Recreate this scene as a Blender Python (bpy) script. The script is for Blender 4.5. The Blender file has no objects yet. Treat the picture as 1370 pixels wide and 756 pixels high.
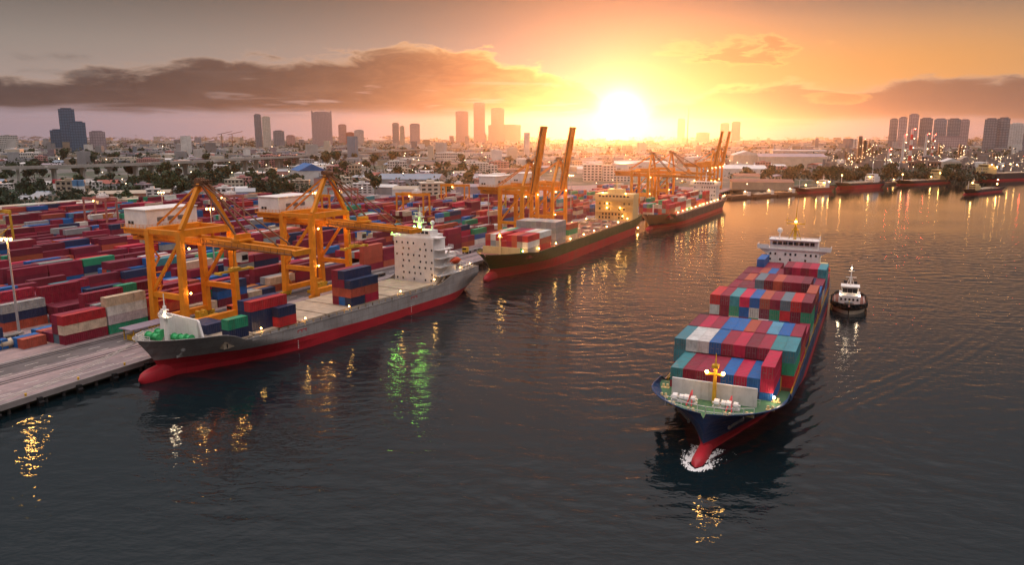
import bpy, math, random
import numpy as np
from mathutils import Vector, Matrix
R = math.radians
rnd = random.Random(7)
scene = bpy.context.scene
COL = scene.collection

# ------------------------------------------------------------------ camera
CAMH = 57.0
cd = bpy.data.cameras.new('camera'); cam = bpy.data.objects.new('camera', cd); COL.objects.link(cam)
cam.location = (0, 0, CAMH); cam.rotation_euler = (R(90 - 11.09), 0, 0)
cd.sensor_width = 36; cd.lens = 36 * 1000 / 1370; cd.clip_start = 1; cd.clip_end = 60000
scene.camera = cam

# ------------------------------------------------------------------ sky, sun, exposure
SUN_AZ, SUN_EL = 8.1, 1.75
sd = Vector((math.sin(R(SUN_AZ)) * math.cos(R(SUN_EL)), math.cos(R(SUN_AZ)) * math.cos(R(SUN_EL)), math.sin(R(SUN_EL))))
sl = bpy.data.lights.new('sun', 'SUN'); sl.energy = 2.0; sl.angle = R(0.6); sl.color = (1, .34, .10)
so = bpy.data.objects.new('sun', sl); COL.objects.link(so); so.rotation_euler = sd.to_track_quat('Z', 'Y').to_euler()
so.location = (0, 0, 300)
EXPO = 1.2
vs = scene.view_settings
vs.view_transform = 'Standard'; vs.look = 'None'; vs.exposure = EXPO; vs.gamma = 1; vs.use_curve_mapping = False
cy = scene.cycles
cy.use_denoising = True; cy.max_bounces = 5; cy.diffuse_bounces = 2; cy.glossy_bounces = 3; cy.volume_bounces = 0
cy.transparent_max_bounces = 8; cy.sample_clamp_indirect = 4; cy.sample_clamp_direct = 12; cy.caustics_reflective = False; cy.caustics_refractive = False
try: cy.volume_step_rate = 4
except Exception: pass


class NT:
    """tiny helper to write node maths as calls"""
    def __init__(s, tree): s.t = tree; s.t.nodes.clear()
    def new(s, typ, **kw):
        n = s.t.nodes.new(typ)
        for k, v in kw.items(): setattr(n, k, v)
        return n
    def put(s, sock, v):
        if isinstance(v, bpy.types.NodeSocket): s.t.links.new(v, sock)
        else: sock.default_value = v
    def m(s, op, *a, clamp=False):
        n = s.new('ShaderNodeMath', operation=op, use_clamp=clamp)
        for i, v in enumerate(a): s.put(n.inputs[i], v)
        return n.outputs[0]
    def vm(s, op, a, b):
        n = s.new('ShaderNodeVectorMath', operation=op); s.put(n.inputs[0], a); s.put(n.inputs[1], b)
        return n.outputs['Value'] if op in ('DOT_PRODUCT', 'LENGTH', 'DISTANCE') else n.outputs[0]
    def sm(s, v, a, b, o0=0.0, o1=1.0):
        n = s.new('ShaderNodeMapRange', interpolation_type='SMOOTHSTEP'); n.clamp = True
        s.put(n.inputs[0], v); n.inputs[1].default_value = a; n.inputs[2].default_value = b; n.inputs[3].default_value = o0; n.inputs[4].default_value = o1
        return n.outputs[0]
    def lin(s, v, a, b, o0=0.0, o1=1.0):
        n = s.new('ShaderNodeMapRange'); n.clamp = True
        s.put(n.inputs[0], v); n.inputs[1].default_value = a; n.inputs[2].default_value = b; n.inputs[3].default_value = o0; n.inputs[4].default_value = o1
        return n.outputs[0]
    def mix(s, f, a, b, mode='MIX'):
        n = s.new('ShaderNodeMix', data_type='RGBA', blend_type=mode)
        s.put(n.inputs[0], f)
        for i, v in ((6, a), (7, b)):
            if isinstance(v, tuple) and len(v) == 3: v = (*v, 1)
            s.put(n.inputs[i], v)
        return n.outputs[2]
    def ramp(s, v, pts):
        n = s.new('ShaderNodeValToRGB'); s.put(n.inputs[0], v); e = n.color_ramp.elements
        while len(e) < len(pts): e.new(.5)
        for i, (p, c) in enumerate(pts): e[i].position = p; e[i].color = (*c, 1) if len(c) == 3 else c
        return n.outputs[0]
    def curve(s, v, pts):
        """piecewise-linear scalar function of a 0..1 input, values 0..1"""
        return s.ramp(v, [(p, (c, c, c)) for p, c in pts])
    def xyz(s, x, y, z):
        n = s.new('ShaderNodeCombineXYZ')
        for i, v in enumerate((x, y, z)): s.put(n.inputs[i], v)
        return n.outputs[0]
    def sep(s, v):
        n = s.new('ShaderNodeSeparateXYZ'); s.put(n.inputs[0], v); return n.outputs
    def noise(s, vec, scale, detail=4, rough=.55, dist=0.0):
        n = s.new('ShaderNodeTexNoise'); s.put(n.inputs['Vector'], vec)
        n.inputs['Scale'].default_value = scale; n.inputs['Detail'].default_value = detail
        n.inputs['Roughness'].default_value = rough; n.inputs['Distortion'].default_value = dist
        return n.outputs[0]
    def scale(s, c, k):
        return s.mix(1.0, c, s.xyz(k, k, k), 'MULTIPLY')


world = bpy.data.worlds.new('World'); scene.world = world; world.use_nodes = True
w = NT(world.node_tree)
d = w.new('ShaderNodeTexCoord').outputs['Generated']
dx, dy, dz = w.sep(d)
el = w.m('MULTIPLY', w.m('ARCSINE', dz), 57.2958)
az = w.m('MULTIPLY', w.m('ARCTAN2', dx, dy), 57.2958)
ang = w.m('MULTIPLY', w.m('ARCCOSINE', w.m('MINIMUM', w.vm('DOT_PRODUCT', d, tuple(sd)), .999999)), 57.2958)
sky = w.new('ShaderNodeTexSky', sky_type='NISHITA', sun_disc=False)
sky.sun_elevation = R(4.0); sky.sun_rotation = R(SUN_AZ); sky.air_density = 1.3; sky.dust_density = 3.0; sky.ozone_density = 1.2
nish = w.scale(sky.outputs[0], 0.15)
K = 2 ** -0.95
# low veil of evening haze, seen from the horizon up to about ten degrees
veil = w.ramp(w.lin(el, -1, 19), [(0, (.27, .215, .25)), (.07, (.30, .225, .25)), (.15, (.33, .24, .235)), (.24, (.30, .245, .22)), (.36, (.23, .20, .178)), (.46, (.15, .133, .12)), (.53, (.095, .088, .082)), (1, (.13, .14, .155))])
veil = w.scale(veil, K)
warm = w.m('MULTIPLY', w.m('MULTIPLY', w.sm(az, 4, 16), w.sm(az, 26, 60, 1, 0)), w.m('MULTIPLY', w.sm(el, .5, 4), w.sm(el, 4.5, 10, 1, 0)))
veil = w.mix(w.m('MULTIPLY', warm, .8), veil, (.62 * K, .27 * K, .05 * K))
veil = w.mix(w.m('MULTIPLY', w.m('MULTIPLY', w.sm(az, -2, -26), w.sm(el, 3.6, .4)), .8), veil, (.235 * K, .225 * K, .30 * K))
high = w.sm(el, 16, 68)
high_c = w.mix(.8, w.mix(1.0, nish, (1.0, .9, .8), 'MULTIPLY'), (2.2 * K, 1.95 * K, 1.95 * K))
base = w.mix(high, veil, high_c)
# clouds: two low banks and scattered puffs; shape from noise around outlines given in degrees
cv = w.xyz(w.m('MULTIPLY', az, .16), w.m('MULTIPLY', el, .55), 0.0)
n1 = w.noise(cv, 1.9, 5, .62, .5)
n2 = w.noise(w.xyz(w.m('MULTIPLY', az, .055), w.m('MULTIPLY', el, .62), 3.7), 2.4, 3, .6, .6)
nz = w.m('SUBTRACT', n1, .5); nz2 = w.m('SUBTRACT', n2, .5)
azn = w.lin(az, -45, 45)
def A(x): return (math.degrees(math.atan((x - 685) / 1019)) + 45) / 90
top1 = w.m('MULTIPLY', w.curve(azn, [(0, .40), (A(60), .40), (A(150), .46), (A(280), .58), (A(400), .56), (A(540), .67), (A(650), .63), (A(720), .52), (A(790), .36), (A(830), .05)]), 10)
top2 = w.m('MULTIPLY', w.curve(azn, [(A(820), .0), (A(880), .24), (A(960), .36), (A(1050), .42), (A(1130), .32), (A(1220), .40), (A(1300), .38), (1, .40)]), 10)
def bank(top, bot, soft, k1):
    up = w.m('DIVIDE', w.m('ADD', w.m('SUBTRACT', top, el), w.m('MULTIPLY', nz, k1)), soft)
    lo = w.m('DIVIDE', w.m('ADD', w.m('SUBTRACT', el, bot), w.m('MULTIPLY', nz2, 1.6)), .9)
    return w.m('MULTIPLY', w.sm(up, 0, 1), w.sm(lo, 0, 1)), up
b1, up1 = bank(top1, 1.3, .5, 3.4)
hole = w.m('MULTIPLY', w.sm(nz2, .07, .16), w.sm(az, -30, -12))
b1 = w.m('MULTIPLY', b1, w.m('SUBTRACT', 1.0, w.m('MULTIPLY', hole, w.m('MULTIPLY', w.sm(el, 4.8, 3.4), .75))))
b2, up2 = bank(top2, .55, .45, 2.0)
def puff(x, y, wx, wy, dens):
    a0 = math.degrees(math.atan((x - 685) / 1019)); e0 = math.degrees(math.atan((182 - y) / 1019 * math.cos(R(a0))))
    u = w.m('DIVIDE', w.m('SUBTRACT', az, a0), wx); v = w.m('DIVIDE', w.m('SUBTRACT', el, e0), wy)
    r2 = w.m('ADD', w.m('MULTIPLY', u, u), w.m('MULTIPLY', v, v))
    q = w.m('ADD', w.m('SUBTRACT', 1.0, r2), w.m('MULTIPLY', nz, 4.2))
    return w.m('MULTIPLY', w.sm(q, .1, 1.3), dens)
puffs = None
for a in ((985, 72, 5.2, 1.25, .8), (1000, 121, 1.9, .45, .75), (905, 70, 2.2, .7, .5), (60, 98, 3, .4, .6), (75, 79, 2.6, .45, .5), (1120, 131, 2.5, .5, .6)):
    p = puff(*a); puffs = p if puffs is None else w.m('MAXIMUM', puffs, p)
hi = w.m('MULTIPLY', w.m('MULTIPLY', w.sm(n2, .52, .72), w.sm(el, 9, 16)), .35)
near = w.m('POWER', 2.718, w.m('DIVIDE', w.m('MULTIPLY', ang, -1.0), 10.0))
dark = w.mix(w.sm(near, .08, .85), (.026 * K, .023 * K, .027 * K), (.70 * K, .19 * K, .045 * K))
dark = w.mix(w.m('MULTIPLY', w.sm(nz, -.15, .22), .55), dark, w.mix(w.sm(near, .03, .6), (.066 * K, .055 * K, .057 * K), (.95 * K, .42 * K, .13 * K)))
dark2 = w.mix(w.sm(near, .04, .7), (.12 * K, .070 * K, .060 * K), (.60 * K, .22 * K, .08 * K))
lit = w.mix(w.sm(near, .02, .5), (.36 * K, .27 * K, .22 * K), (1.1 * K, .62 * K, .18 * K))
cl1 = w.mix(w.sm(up1, .0, 2.2), lit, dark)
c = w.mix(w.m('MULTIPLY', b1, .97), base, cl1)
c = w.mix(w.m('MULTIPLY', b2, .95), c, w.mix(w.sm(up2, .0, 1.6), lit, dark2))
c = w.mix(puffs, c, w.mix(w.sm(puffs, .2, .7), w.mix(w.sm(az, -25, 5), (.20 * K, .175 * K, .16 * K), (.95 * K, .52 * K, .13 * K)), w.mix(w.sm(az, -25, 5), (.10 * K, .085 * K, .08 * K), (.30 * K, .14 * K, .055 * K))))
c = w.mix(hi, c, (.30 * K, .28 * K, .28 * K))
def glow(sig, p, col, amp):
    g = w.m('MULTIPLY', w.m('POWER', 2.718, w.m('MULTIPLY', w.m('POWER', w.m('DIVIDE', ang, sig), p), -1.0)), amp * K)
    return w.mix(1.0, w.xyz(g, g, g), (*col, 1), 'MULTIPLY')
for g in (glow(.55, 1.0, (1, .88, .60), 9), glow(1.9, 1.2, (1, .56, .17), .9), glow(27, 1.6, (1, .50, .27), .12), glow(6.0, 1.1, (1, .30, .06), .30), glow(14, 1.4, (1, .34, .12), .12)):
    c = w.mix(1.0, c, g, 'ADD')
bg = w.new('ShaderNodeBackground'); w.put(bg.inputs[0], c); bg.inputs[1].default_value = 1.0
wo = w.new('ShaderNodeOutputWorld'); world.node_tree.links.new(bg.outputs[0], wo.inputs[0])

# ------------------------------------------------------------------ materials
MATS = {}
def mat(name, col, rough=.6, metal=0.0, var=.25, scale=.6, streak=0.0, bump=0.0, src=None, dirt=(.12, .09, .07), plates=0.0):
    """procedural paint/concrete/etc: base colour (or object colour / colour attribute) with mottling, streaks and fine relief"""
    if name in MATS: return MATS[name]
    m = bpy.data.materials.new(name); m.use_nodes = True; n = NT(m.node_tree)
    if src == 'object': base = n.new('ShaderNodeObjectInfo').outputs['Color']
    elif src == 'attr': base = n.new('ShaderNodeAttribute', attribute_name='col').outputs['Color']
    else: base = (*col, 1)
    pos = n.new('ShaderNodeNewGeometry').outputs['Position']
    oc = n.new('ShaderNodeTexCoord').outputs['Object'] if src != 'attr' else pos
    loc = n.new('ShaderNodeObjectInfo').outputs['Location']
    v = n.vm('ADD', oc, loc)
    a = n.noise(v, scale, 5, .65)
    k = n.lin(a, .3, .7, 1 - var, 1 + var * .4)
    out = n.mix(1.0, base, n.xyz(k, k, k), 'MULTIPLY')
    if streak:
        x, y, z = n.sep(v)
        sn = n.noise(n.xyz(n.m('MULTIPLY', x, 1.3), n.m('MULTIPLY', y, 1.3), n.m('MULTIPLY', z, .12)), 1.2, 5, .7)
        out = n.mix(n.m('MULTIPLY', n.sm(sn, .52, .72), streak), out, dirt)
    if plates:
        x, y, z = n.sep(oc); br = n.new('ShaderNodeTexBrick'); n.put(br.inputs['Vector'], n.xyz(y, z, 0.0)); br.inputs['Scale'].default_value = 1.0
        br.inputs['Brick Width'].default_value = 7.5; br.inputs['Row Height'].default_value = 2.1; br.inputs['Mortar Size'].default_value = .05; br.inputs['Mortar Smooth'].default_value = .6
        br.inputs['Color1'].default_value = (1, 1, 1, 1); br.inputs['Color2'].default_value = (.84, .84, .84, 1); br.inputs['Mortar'].default_value = (.55, .52, .5, 1)
        out = n.mix(plates, out, br.outputs[0], 'MULTIPLY')
        ru = n.noise(n.xyz(n.m('MULTIPLY', y, .9), 0.0, n.m('MULTIPLY', z, .10)), 1.6, 5, .75)
        out = n.mix(n.m('MULTIPLY', n.sm(ru, .56, .74), .6 * plates), out, (.20, .085, .045))
    p = n.new('ShaderNodeBsdfPrincipled'); n.put(p.inputs['Base Color'], out)
    n.put(p.inputs['Roughness'], n.lin(a, .3, .7, max(.05, rough - .12), min(1, rough + .12))); p.inputs['Metallic'].default_value = metal
    p.inputs['Specular IOR Level'].default_value = .35
    if bump:
        b = n.new('ShaderNodeBump'); b.inputs['Strength'].default_value = bump; b.inputs['Distance'].default_value = .1
        n.put(b.inputs['Height'], n.noise(v, scale * 6, 4, .6)); n.put(p.inputs['Normal'], b.outputs[0])
    o = n.new('ShaderNodeOutputMaterial'); m.node_tree.links.new(p.outputs[0], o.inputs[0])
    MATS[name] = m; return m
def emis(name, col, strength):
    if name in MATS: return MATS[name]
    m = bpy.data.materials.new(name); m.use_nodes = True; n = NT(m.node_tree)
    e = n.new('ShaderNodeEmission'); e.inputs[0].default_value = (*col, 1); e.inputs[1].default_value = strength
    o = n.new('ShaderNodeOutputMaterial'); m.node_tree.links.new(e.outputs[0], o.inputs[0])
    MATS[name] = m; return m
PAINT = mat('container paint', (.5, .5, .5), .55, 0, .34, .6, .42, .15, 'object')
PAINT_A = mat('container paint far', (.5, .5, .5), .6, 0, .25, .3, .2, 0, 'attr')
WHITE = mat('white paint', (.82, .77, .73), .5, 0, .14, .4, .26, .05, dirt=(.42, .30, .20))
CREAM = mat('cream paint', (.74, .55, .26), .5, 0, .14, .4, .2, .05)
YELLOW = mat('crane paint', (.80, .27, .014), .5, 0, .22, .35, .22, .08)
YELLOW2 = mat('yellow paint', (.66, .38, .03), .5, 0, .2, .5, .2)
DARK = mat('dark steel', (.045, .04, .04), .6, .3, .3, .8)
STEEL = mat('grey steel', (.22, .21, .2), .55, .3, .3, .8)
RUST = mat('rusty steel', (.20, .09, .045), .8, 0, .4, .9)
GLASS = mat('dark glass', (.02, .025, .03), .08, 0, .1, .5)
HULL_GREY = mat('grey hull paint', (.40, .365, .345), .5, 0, .28, .18, .5, .08, dirt=(.17, .13, .10), plates=.9)
HULL_BLUE = mat('blue hull paint', (.010, .045, .125), .4, 0, .3, .2, .2, .06, plates=.6)
HULL_GREEN = mat('green hull paint', (.05, .085, .03), .5, 0, .3, .2, .3, .06, plates=.6)
HULL_DARK = mat('charcoal hull paint', (.05, .045, .055), .5, 0, .3, .2, .3, .06, plates=.6)
BOOT = mat('red boot paint', (.50, .02, .034), .5, 0, .25, .2, .22, .06, dirt=(.18, .05, .04), plates=.7)
DECKG = mat('green deck paint', (.06, .15, .07), .7, 0, .35, .3)
DECKR = mat('red deck paint', (.25, .09, .06), .75, 0, .35, .3)
DECKT = mat('tan hatch paint', (.46, .36, .26), .75, 0, .35, .25)
ORANGE = mat('orange plastic', (.62, .07, .02), .4, 0, .1)
RUBBER = mat('rubber', (.012, .012, .013), .85, 0, .3, 2)
BUOYG = mat('green machinery paint', (.05, .40, .14), .5, 0, .2)
CONC = mat('wharf concrete', (.30, .26, .245), .85, 0, .45, .06, 0, .2)
CONC_L = mat('pale concrete', (.42, .39, .36), .85, 0, .25, .08, .3, .1)
ROOF_G = mat('grey roof sheet', (.40, .39, .39), .6, 0, .3, .1)
LEAF = mat('foliage', (.045, .075, .028), .75, 0, .5, .12, 0, 0)
LEAF2 = mat('dark foliage', (.028, .052, .026), .75, 0, .5, .12, 0, 0)
BARK = mat('bark', (.09, .06, .04), .9)
OBJC = mat('object tint', (.5, .5, .5), .7, 0, .2, .15, .25, 0, 'object')
CITY_A = mat('city plaster far', (.5, .5, .5), .8, 0, .3, .04, .2, 0, 'attr')
L_WARM = emis('warm lamp', (1, .52, .13), 45)
L_CRANE = emis('crane floodlight', (1, .52, .13), 130)
L_MAST = emis('mast lamp', (1, .50, .11), 260)
L_WHITE = emis('white lamp', (1, .76, .48), 35)
L_GREEN = emis('green lamp', (.35, 1, .12), 60)
L_RED = emis('red lamp', (1, .08, .04), 60)
L_FAR = emis('far lamp', (1, .66, .36), 7)

# ------------------------------------------------------------------ mesh helpers
class MB:
    def __init__(s): s.v = []; s.f = []; s.c = None
    def quadbox(s, p):
        i = len(s.v); s.v += [tuple(q) for q in p]
        s.f += [(i, i + 3, i + 2, i + 1), (i + 4, i + 5, i + 6, i + 7), (i, i + 1, i + 5, i + 4), (i + 1, i + 2, i + 6, i + 5), (i + 2, i + 3, i + 7, i + 6), (i + 3, i, i + 4, i + 7)]
        return s
    def box(s, x0, x1, y0, y1, z0, z1):
        return s.quadbox([(x0, y0, z0), (x1, y0, z0), (x1, y1, z0), (x0, y1, z0), (x0, y0, z1), (x1, y0, z1), (x1, y1, z1), (x0, y1, z1)])
    def taper(s, x, y, z0, z1, a0, b0, a1, b1):
        return s.quadbox([(x - a0, y - b0, z0), (x + a0, y - b0, z0), (x + a0, y + b0, z0), (x - a0, y + b0, z0), (x - a1, y - b1, z1), (x + a1, y - b1, z1), (x + a1, y + b1, z1), (x - a1, y + b1, z1)])
    def rbox(s, cx, cy, z0, z1, hx, hy, ang):
        ca, sa = math.cos(ang), math.sin(ang)
        p = [(cx + u * ca - v * sa, cy + u * sa + v * ca) for u, v in ((-hx, -hy), (hx, -hy), (hx, hy), (-hx, hy))]
        return s.quadbox([(*q, z0) for q in p] + [(*q, z1) for q in p])
    def beam(s, p, q, wd, hg, w1=None, h1=None):
        p, q = Vector(p), Vector(q); t = (q - p).normalized()
        up = Vector((0, 0, 1)) if abs(t.z) < .95 else Vector((0, 1, 0))
        a = t.cross(up).normalized(); b = a.cross(t)
        w1 = wd if w1 is None else w1; h1 = hg if h1 is None else h1
        P = []
        for o, ww, hh in ((p, wd, hg), (q, w1, h1)):
            P += [o - a * ww / 2 - b * hh / 2, o + a * ww / 2 - b * hh / 2, o + a * ww / 2 + b * hh / 2, o - a * ww / 2 + b * hh / 2]
        return s.quadbox(P)
    def cyl(s, p, q, r0, r1=None, n=8):
        p, q = Vector(p), Vector(q); r1 = r0 if r1 is None else r1; t = (q - p).normalized()
        up = Vector((0, 0, 1)) if abs(t.z) < .95 else Vector((0, 1, 0))
        a = t.cross(up).normalized(); b = a.cross(t); i = len(s.v)
        for o, r in ((p, r0), (q, r1)):
            for k in range(n):
                e = 2 * math.pi * k / n; s.v.append(tuple(o + a * (r * math.cos(e)) + b * (r * math.sin(e))))
        for k in range(n): s.f.append((i + k, i + (k + 1) % n, i + n + (k + 1) % n, i + n + k))
        s.f.append(tuple(i + k for k in range(n))[::-1]); s.f.append(tuple(i + n + k for k in range(n)))
        return s
    def ball(s, c, r, n=8, m=5, sz=1.0):
        i = len(s.v); c = Vector(c)
        s.v.append((c.x, c.y, c.z - r * sz))
        for j in range(1, m):
            ph = -math.pi / 2 + math.pi * j / m
            for k in range(n):
                e = 2 * math.pi * k / n; s.v.append((c.x + r * math.cos(ph) * math.cos(e), c.y + r * math.cos(ph) * math.sin(e), c.z + r * sz * math.sin(ph)))
        s.v.append((c.x, c.y, c.z + r * sz)); top = len(s.v) - 1
        for k in range(n): s.f.append((i, i + 1 + (k + 1) % n, i + 1 + k)); s.f.append((top, top - n + k, top - n + (k + 1) % n))
        for j in range(m - 2):
            for k in range(n):
                a = i + 1 + j * n + k; b = i + 1 + j * n + (k + 1) % n; s.f.append((a, b, b + n, a + n))
        return s
    def rows(s, rows, close=False):
        i = len(s.v); n = len(rows[0])
        for r in rows: s.v += [tuple(p) for p in r]
        for j in range(len(rows) - 1):
            for k in range(n - (0 if close else 1)):
                a = i + j * n + k; b = i + j * n + (k + 1) % n; s.f.append((a, b, b + n, a + n))
        return s
    def face(s, pts):
        i = len(s.v); s.v += [tuple(p) for p in pts]; s.f.append(tuple(range(i, i + len(pts)))); return s
    def prism(s, pts, z0, z1):
        n = len(pts); i = len(s.v); s.v += [(x, y, z0) for x, y in pts] + [(x, y, z1) for x, y in pts]
        s.f.append(tuple(i + k for k in range(n))[::-1]); s.f.append(tuple(i + n + k for k in range(n)))
        for k in range(n): s.f.append((i + k, i + (k + 1) % n, i + n + (k + 1) % n, i + n + k))
        return s
    def tube(s, pts, r, n=5):
        for a, b in zip(pts, pts[1:]): s.cyl(a, b, r, r, n)
        return s
    def rail(s, pts, h=1.1, r=.05, step=2.5):
        """railing of posts and two bars along a polyline"""
        for a, b in zip(pts, pts[1:]):
            a, b = Vector(a), Vector(b); L = (b - a).length; k = max(1, int(L / step))
            for i in range(k + 1):
                p = a.lerp(b, i / k); s.beam(p, p + Vector((0, 0, h)), r, r)
            for hh in (h, h * .5): s.beam(a + Vector((0, 0, hh)), b + Vector((0, 0, hh)), r, r)
        return s
    def mesh(s, name, smooth=False):
        me = bpy.data.meshes.new(name); me.from_pydata(s.v, [], s.f); me.update()
        if smooth: me.polygons.foreach_set('use_smooth', [True] * len(me.polygons))
        return me
    def obj(s, name, m, parent=None, kind=None, smooth=False):
        return link(name, s.mesh(name, smooth), m, parent, kind)
def link(name, me, m=None, parent=None, kind=None):
    o = bpy.data.objects.new(name, me); COL.objects.link(o)
    if m is not None and not me.materials: me.materials.append(m)
    if parent is not None: o.parent = parent
    if kind: o['kind'] = kind
    return o
def tag(o, label, cat, group=None):
    o['label'] = label; o['category'] = cat
    if group: o['group'] = group
    return o
def empty(name, loc, rz=0, label=None, cat=None, group=None):
    o = bpy.data.objects.new(name, None); COL.objects.link(o); o.location = loc; o.rotation_euler = (0, 0, rz); o.empty_display_size = 1
    if label: tag(o, label, cat, group)
    return o
def kids(o): return [c for c in bpy.data.objects if c.parent == o]
def clone(root, children, loc, rz, label=None, group=None):
    r = root.copy(); COL.objects.link(r); r.location = loc; r.rotation_euler = (0, 0, rz)
    if label: r['label'] = label
    if group: r['group'] = group
    for ch, sub in children:
        cc = ch.copy(); COL.objects.link(cc); cc.parent = r
        for g in sub: dd = g.copy(); COL.objects.link(dd); dd.parent = cc
    return r
def tree_of(root): return [(c, kids(c)) for c in kids(root)]

# pixel of the photograph -> place on the ground, used only to read distances off
FPX = 1000.0; PT = math.atan(196 / FPX); PC, PS = math.cos(PT), math.sin(PT)
def ray(x, y):
    u = (x - 685) / FPX; v = -(y - 378) / FPX; return u, PC + v * PS, -PS + v * PC
def gnd(x, y, z=2.5):
    q = ray(x, y); t = (z - CAMH) / q[2]; return q[0] * t, q[1] * t
def proj(X, Y, Z):
    z = Z - CAMH; f = Y * PC - z * PS; up = Y * PS + z * PC
    return (685 + FPX * X / f, 378 - FPX * up / f) if f > 1 else (-9e9, 0)

# quay frame: a runs along the quay away from the camera, b inland
QO = (-105.1, 145.7); QT = R(28); QD = (math.sin(QT), math.cos(QT)); QN = (-QD[1], QD[0])
def q2w(a, b): return QO[0] + a * QD[0] + b * QN[0], QO[1] + a * QD[1] + b * QN[1]
QZ = 2.5

# ================================================================== THE SETTING
SHIP_R = ((31.9, 121.5), R(26))
def s_local(x, y):
    O, t = SHIP_R; px, py = x - O[0], y - O[1]
    return px * math.sin(t) + py * math.cos(t), px * math.cos(t) - py * math.sin(t)
def water():
    x0, x1, y0, y1, st = -130.0, 300.0, 84.0, 460.0, .72
    nx, ny = int((x1 - x0) / st) + 1, int((y1 - y0) / st) + 1
    wr = random.Random(3)
    X, Y = np.meshgrid(x0 + st * np.arange(nx), y0 + st * np.arange(ny))
    gust = .8 + .45 * np.sin(X * .031 + np.sin(Y * .023) * 2) * np.sin(Y * .019 + X * .008)
    wx_, wy_ = X + 2.2 * np.sin(Y * .11) + 1.5 * np.sin(X * .07 + 1), Y + 2.0 * np.sin(X * .09) + 1.2 * np.sin(Y * .06)
    h = np.zeros_like(X)
    for q in range(30):
        L = wr.uniform(2.0, 4.2) if q < 16 else wr.uniform(4, 10); th = R(wr.gauss(235, 34)); k = 6.283 / L
        am = (.0046 if q < 16 else .0027) * L
        h += am * np.sin(k * math.cos(th) * wx_ + k * math.sin(th) * wy_ + wr.uniform(0, 6.28)) * (.55 + .75 * np.sin(X * wr.uniform(.03, .11) + wr.uniform(0, 6)) * np.sin(Y * wr.uniform(.03, .11) + wr.uniform(0, 6)))
    h *= gust
    s, t = s_local(X, Y); ta = np.abs(t)
    # the two diverging arms of the bow wake: trains of short parallel ripples
    dd = (ta - 9 - (s - 6) * .42) * .92 + 1.2 * np.sin(s * .05)
    fade = np.clip((s + 6) / 14, 0, 1) / (1 + np.clip(s, 0, 400) * .007) * (.75 + .4 * np.sin(s * .21) * np.sin(s * .083 + 1))
    h += .12 * fade * np.cos(dd * 2.25) * np.exp(-((dd + 3) / 7.0) ** 2) + .07 * fade * np.cos(dd * 1.2 + .5) * np.exp(-((dd + 4) / 9.0) ** 2)
    d2 = ta - 11 - (s - 30) * .27
    h += .05 * np.cos(d2 * 2.6 + .05 * s) * np.exp(-(d2 / 7.0) ** 2) * np.clip((s - 20) / 20, 0, 1)
    h += np.where(s < 14, .22 * np.exp(-((s - 3) / 4) ** 2 - (ta / 4.5) ** 2), 0)
    e = np.clip(np.minimum(np.minimum(X - x0, x1 - X), np.minimum(Y - y0, y1 - Y)) / 25.0, 0, 1)
    v = np.stack([X, Y, h * e], -1).reshape(-1, 3).tolist()
    I = (np.arange(ny - 1)[:, None] * nx + np.arange(nx - 1)[None, :]).reshape(-1)
    f = np.stack([I, I + 1, I + nx + 1, I + nx], -1).tolist()
    X1 = x0 + (nx - 1) * st; Y1 = y0 + (ny - 1) * st
    mb = MB(); mb.v = v; mb.f = f
    F = 9000
    for p in (((-900, -400), (F, y0)), ((-900, Y1), (F, 3500))): mb.face([(p[0][0], p[0][1], 0), (p[1][0], p[0][1], 0), (p[1][0], p[1][1], 0), (p[0][0], p[1][1], 0)])
    mb.face([(-900, y0, 0), (x0, y0, 0), (x0, Y1, 0), (-900, Y1, 0)]); mb.face([(X1, y0, 0), (F, y0, 0), (F, Y1, 0), (X1, Y1, 0)])
    m = bpy.data.materials.new('river water'); m.use_nodes = True; n = NT(m.node_tree)
    pos = n.new('ShaderNodeNewGeometry').outputs['Position']
    px, py, pz = n.sep(pos)
    p = n.new('ShaderNodeBsdfPrincipled'); p.inputs['Base Color'].default_value = (.004, .010, .013, 1); p.inputs['IOR'].default_value = 1.33
    p.inputs['Specular IOR Level'].default_value = .5
    big = n.noise(pos, .012, 3, .5, .8)
    n.put(p.inputs['Roughness'], n.lin(big, .35, .65, .02, .05))
    h1 = n.noise(n.xyz(n.m('MULTIPLY', px, .6), py, 0.0), .45, 2, .5, .6)
    h2 = n.noise(n.xyz(n.m('ADD', n.m('MULTIPLY', px, .7), n.m('MULTIPLY', py, .35)), n.m('MULTIPLY', py, 1.1), 4.0), 1.05, 2, .5, .3)
    hh = n.m('ADD', n.m('MULTIPLY', h1, .5), n.m('MULTIPLY', h2, .34))
    b = n.new('ShaderNodeBump'); n.put(b.inputs['Strength'], n.m('MULTIPLY', n.lin(big, .35, .65, .30, .60), n.lin(py, 220, 650, 1.0, .3))); b.inputs['Distance'].default_value = .42
    n.put(b.inputs['Height'], hh); n.put(p.inputs['Normal'], b.outputs[0])
    o = n.new('ShaderNodeOutputMaterial'); m.node_tree.links.new(p.outputs[0], o.inputs[0])
    mb.obj('water', m, None, 'structure', smooth=True)
water()

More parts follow.
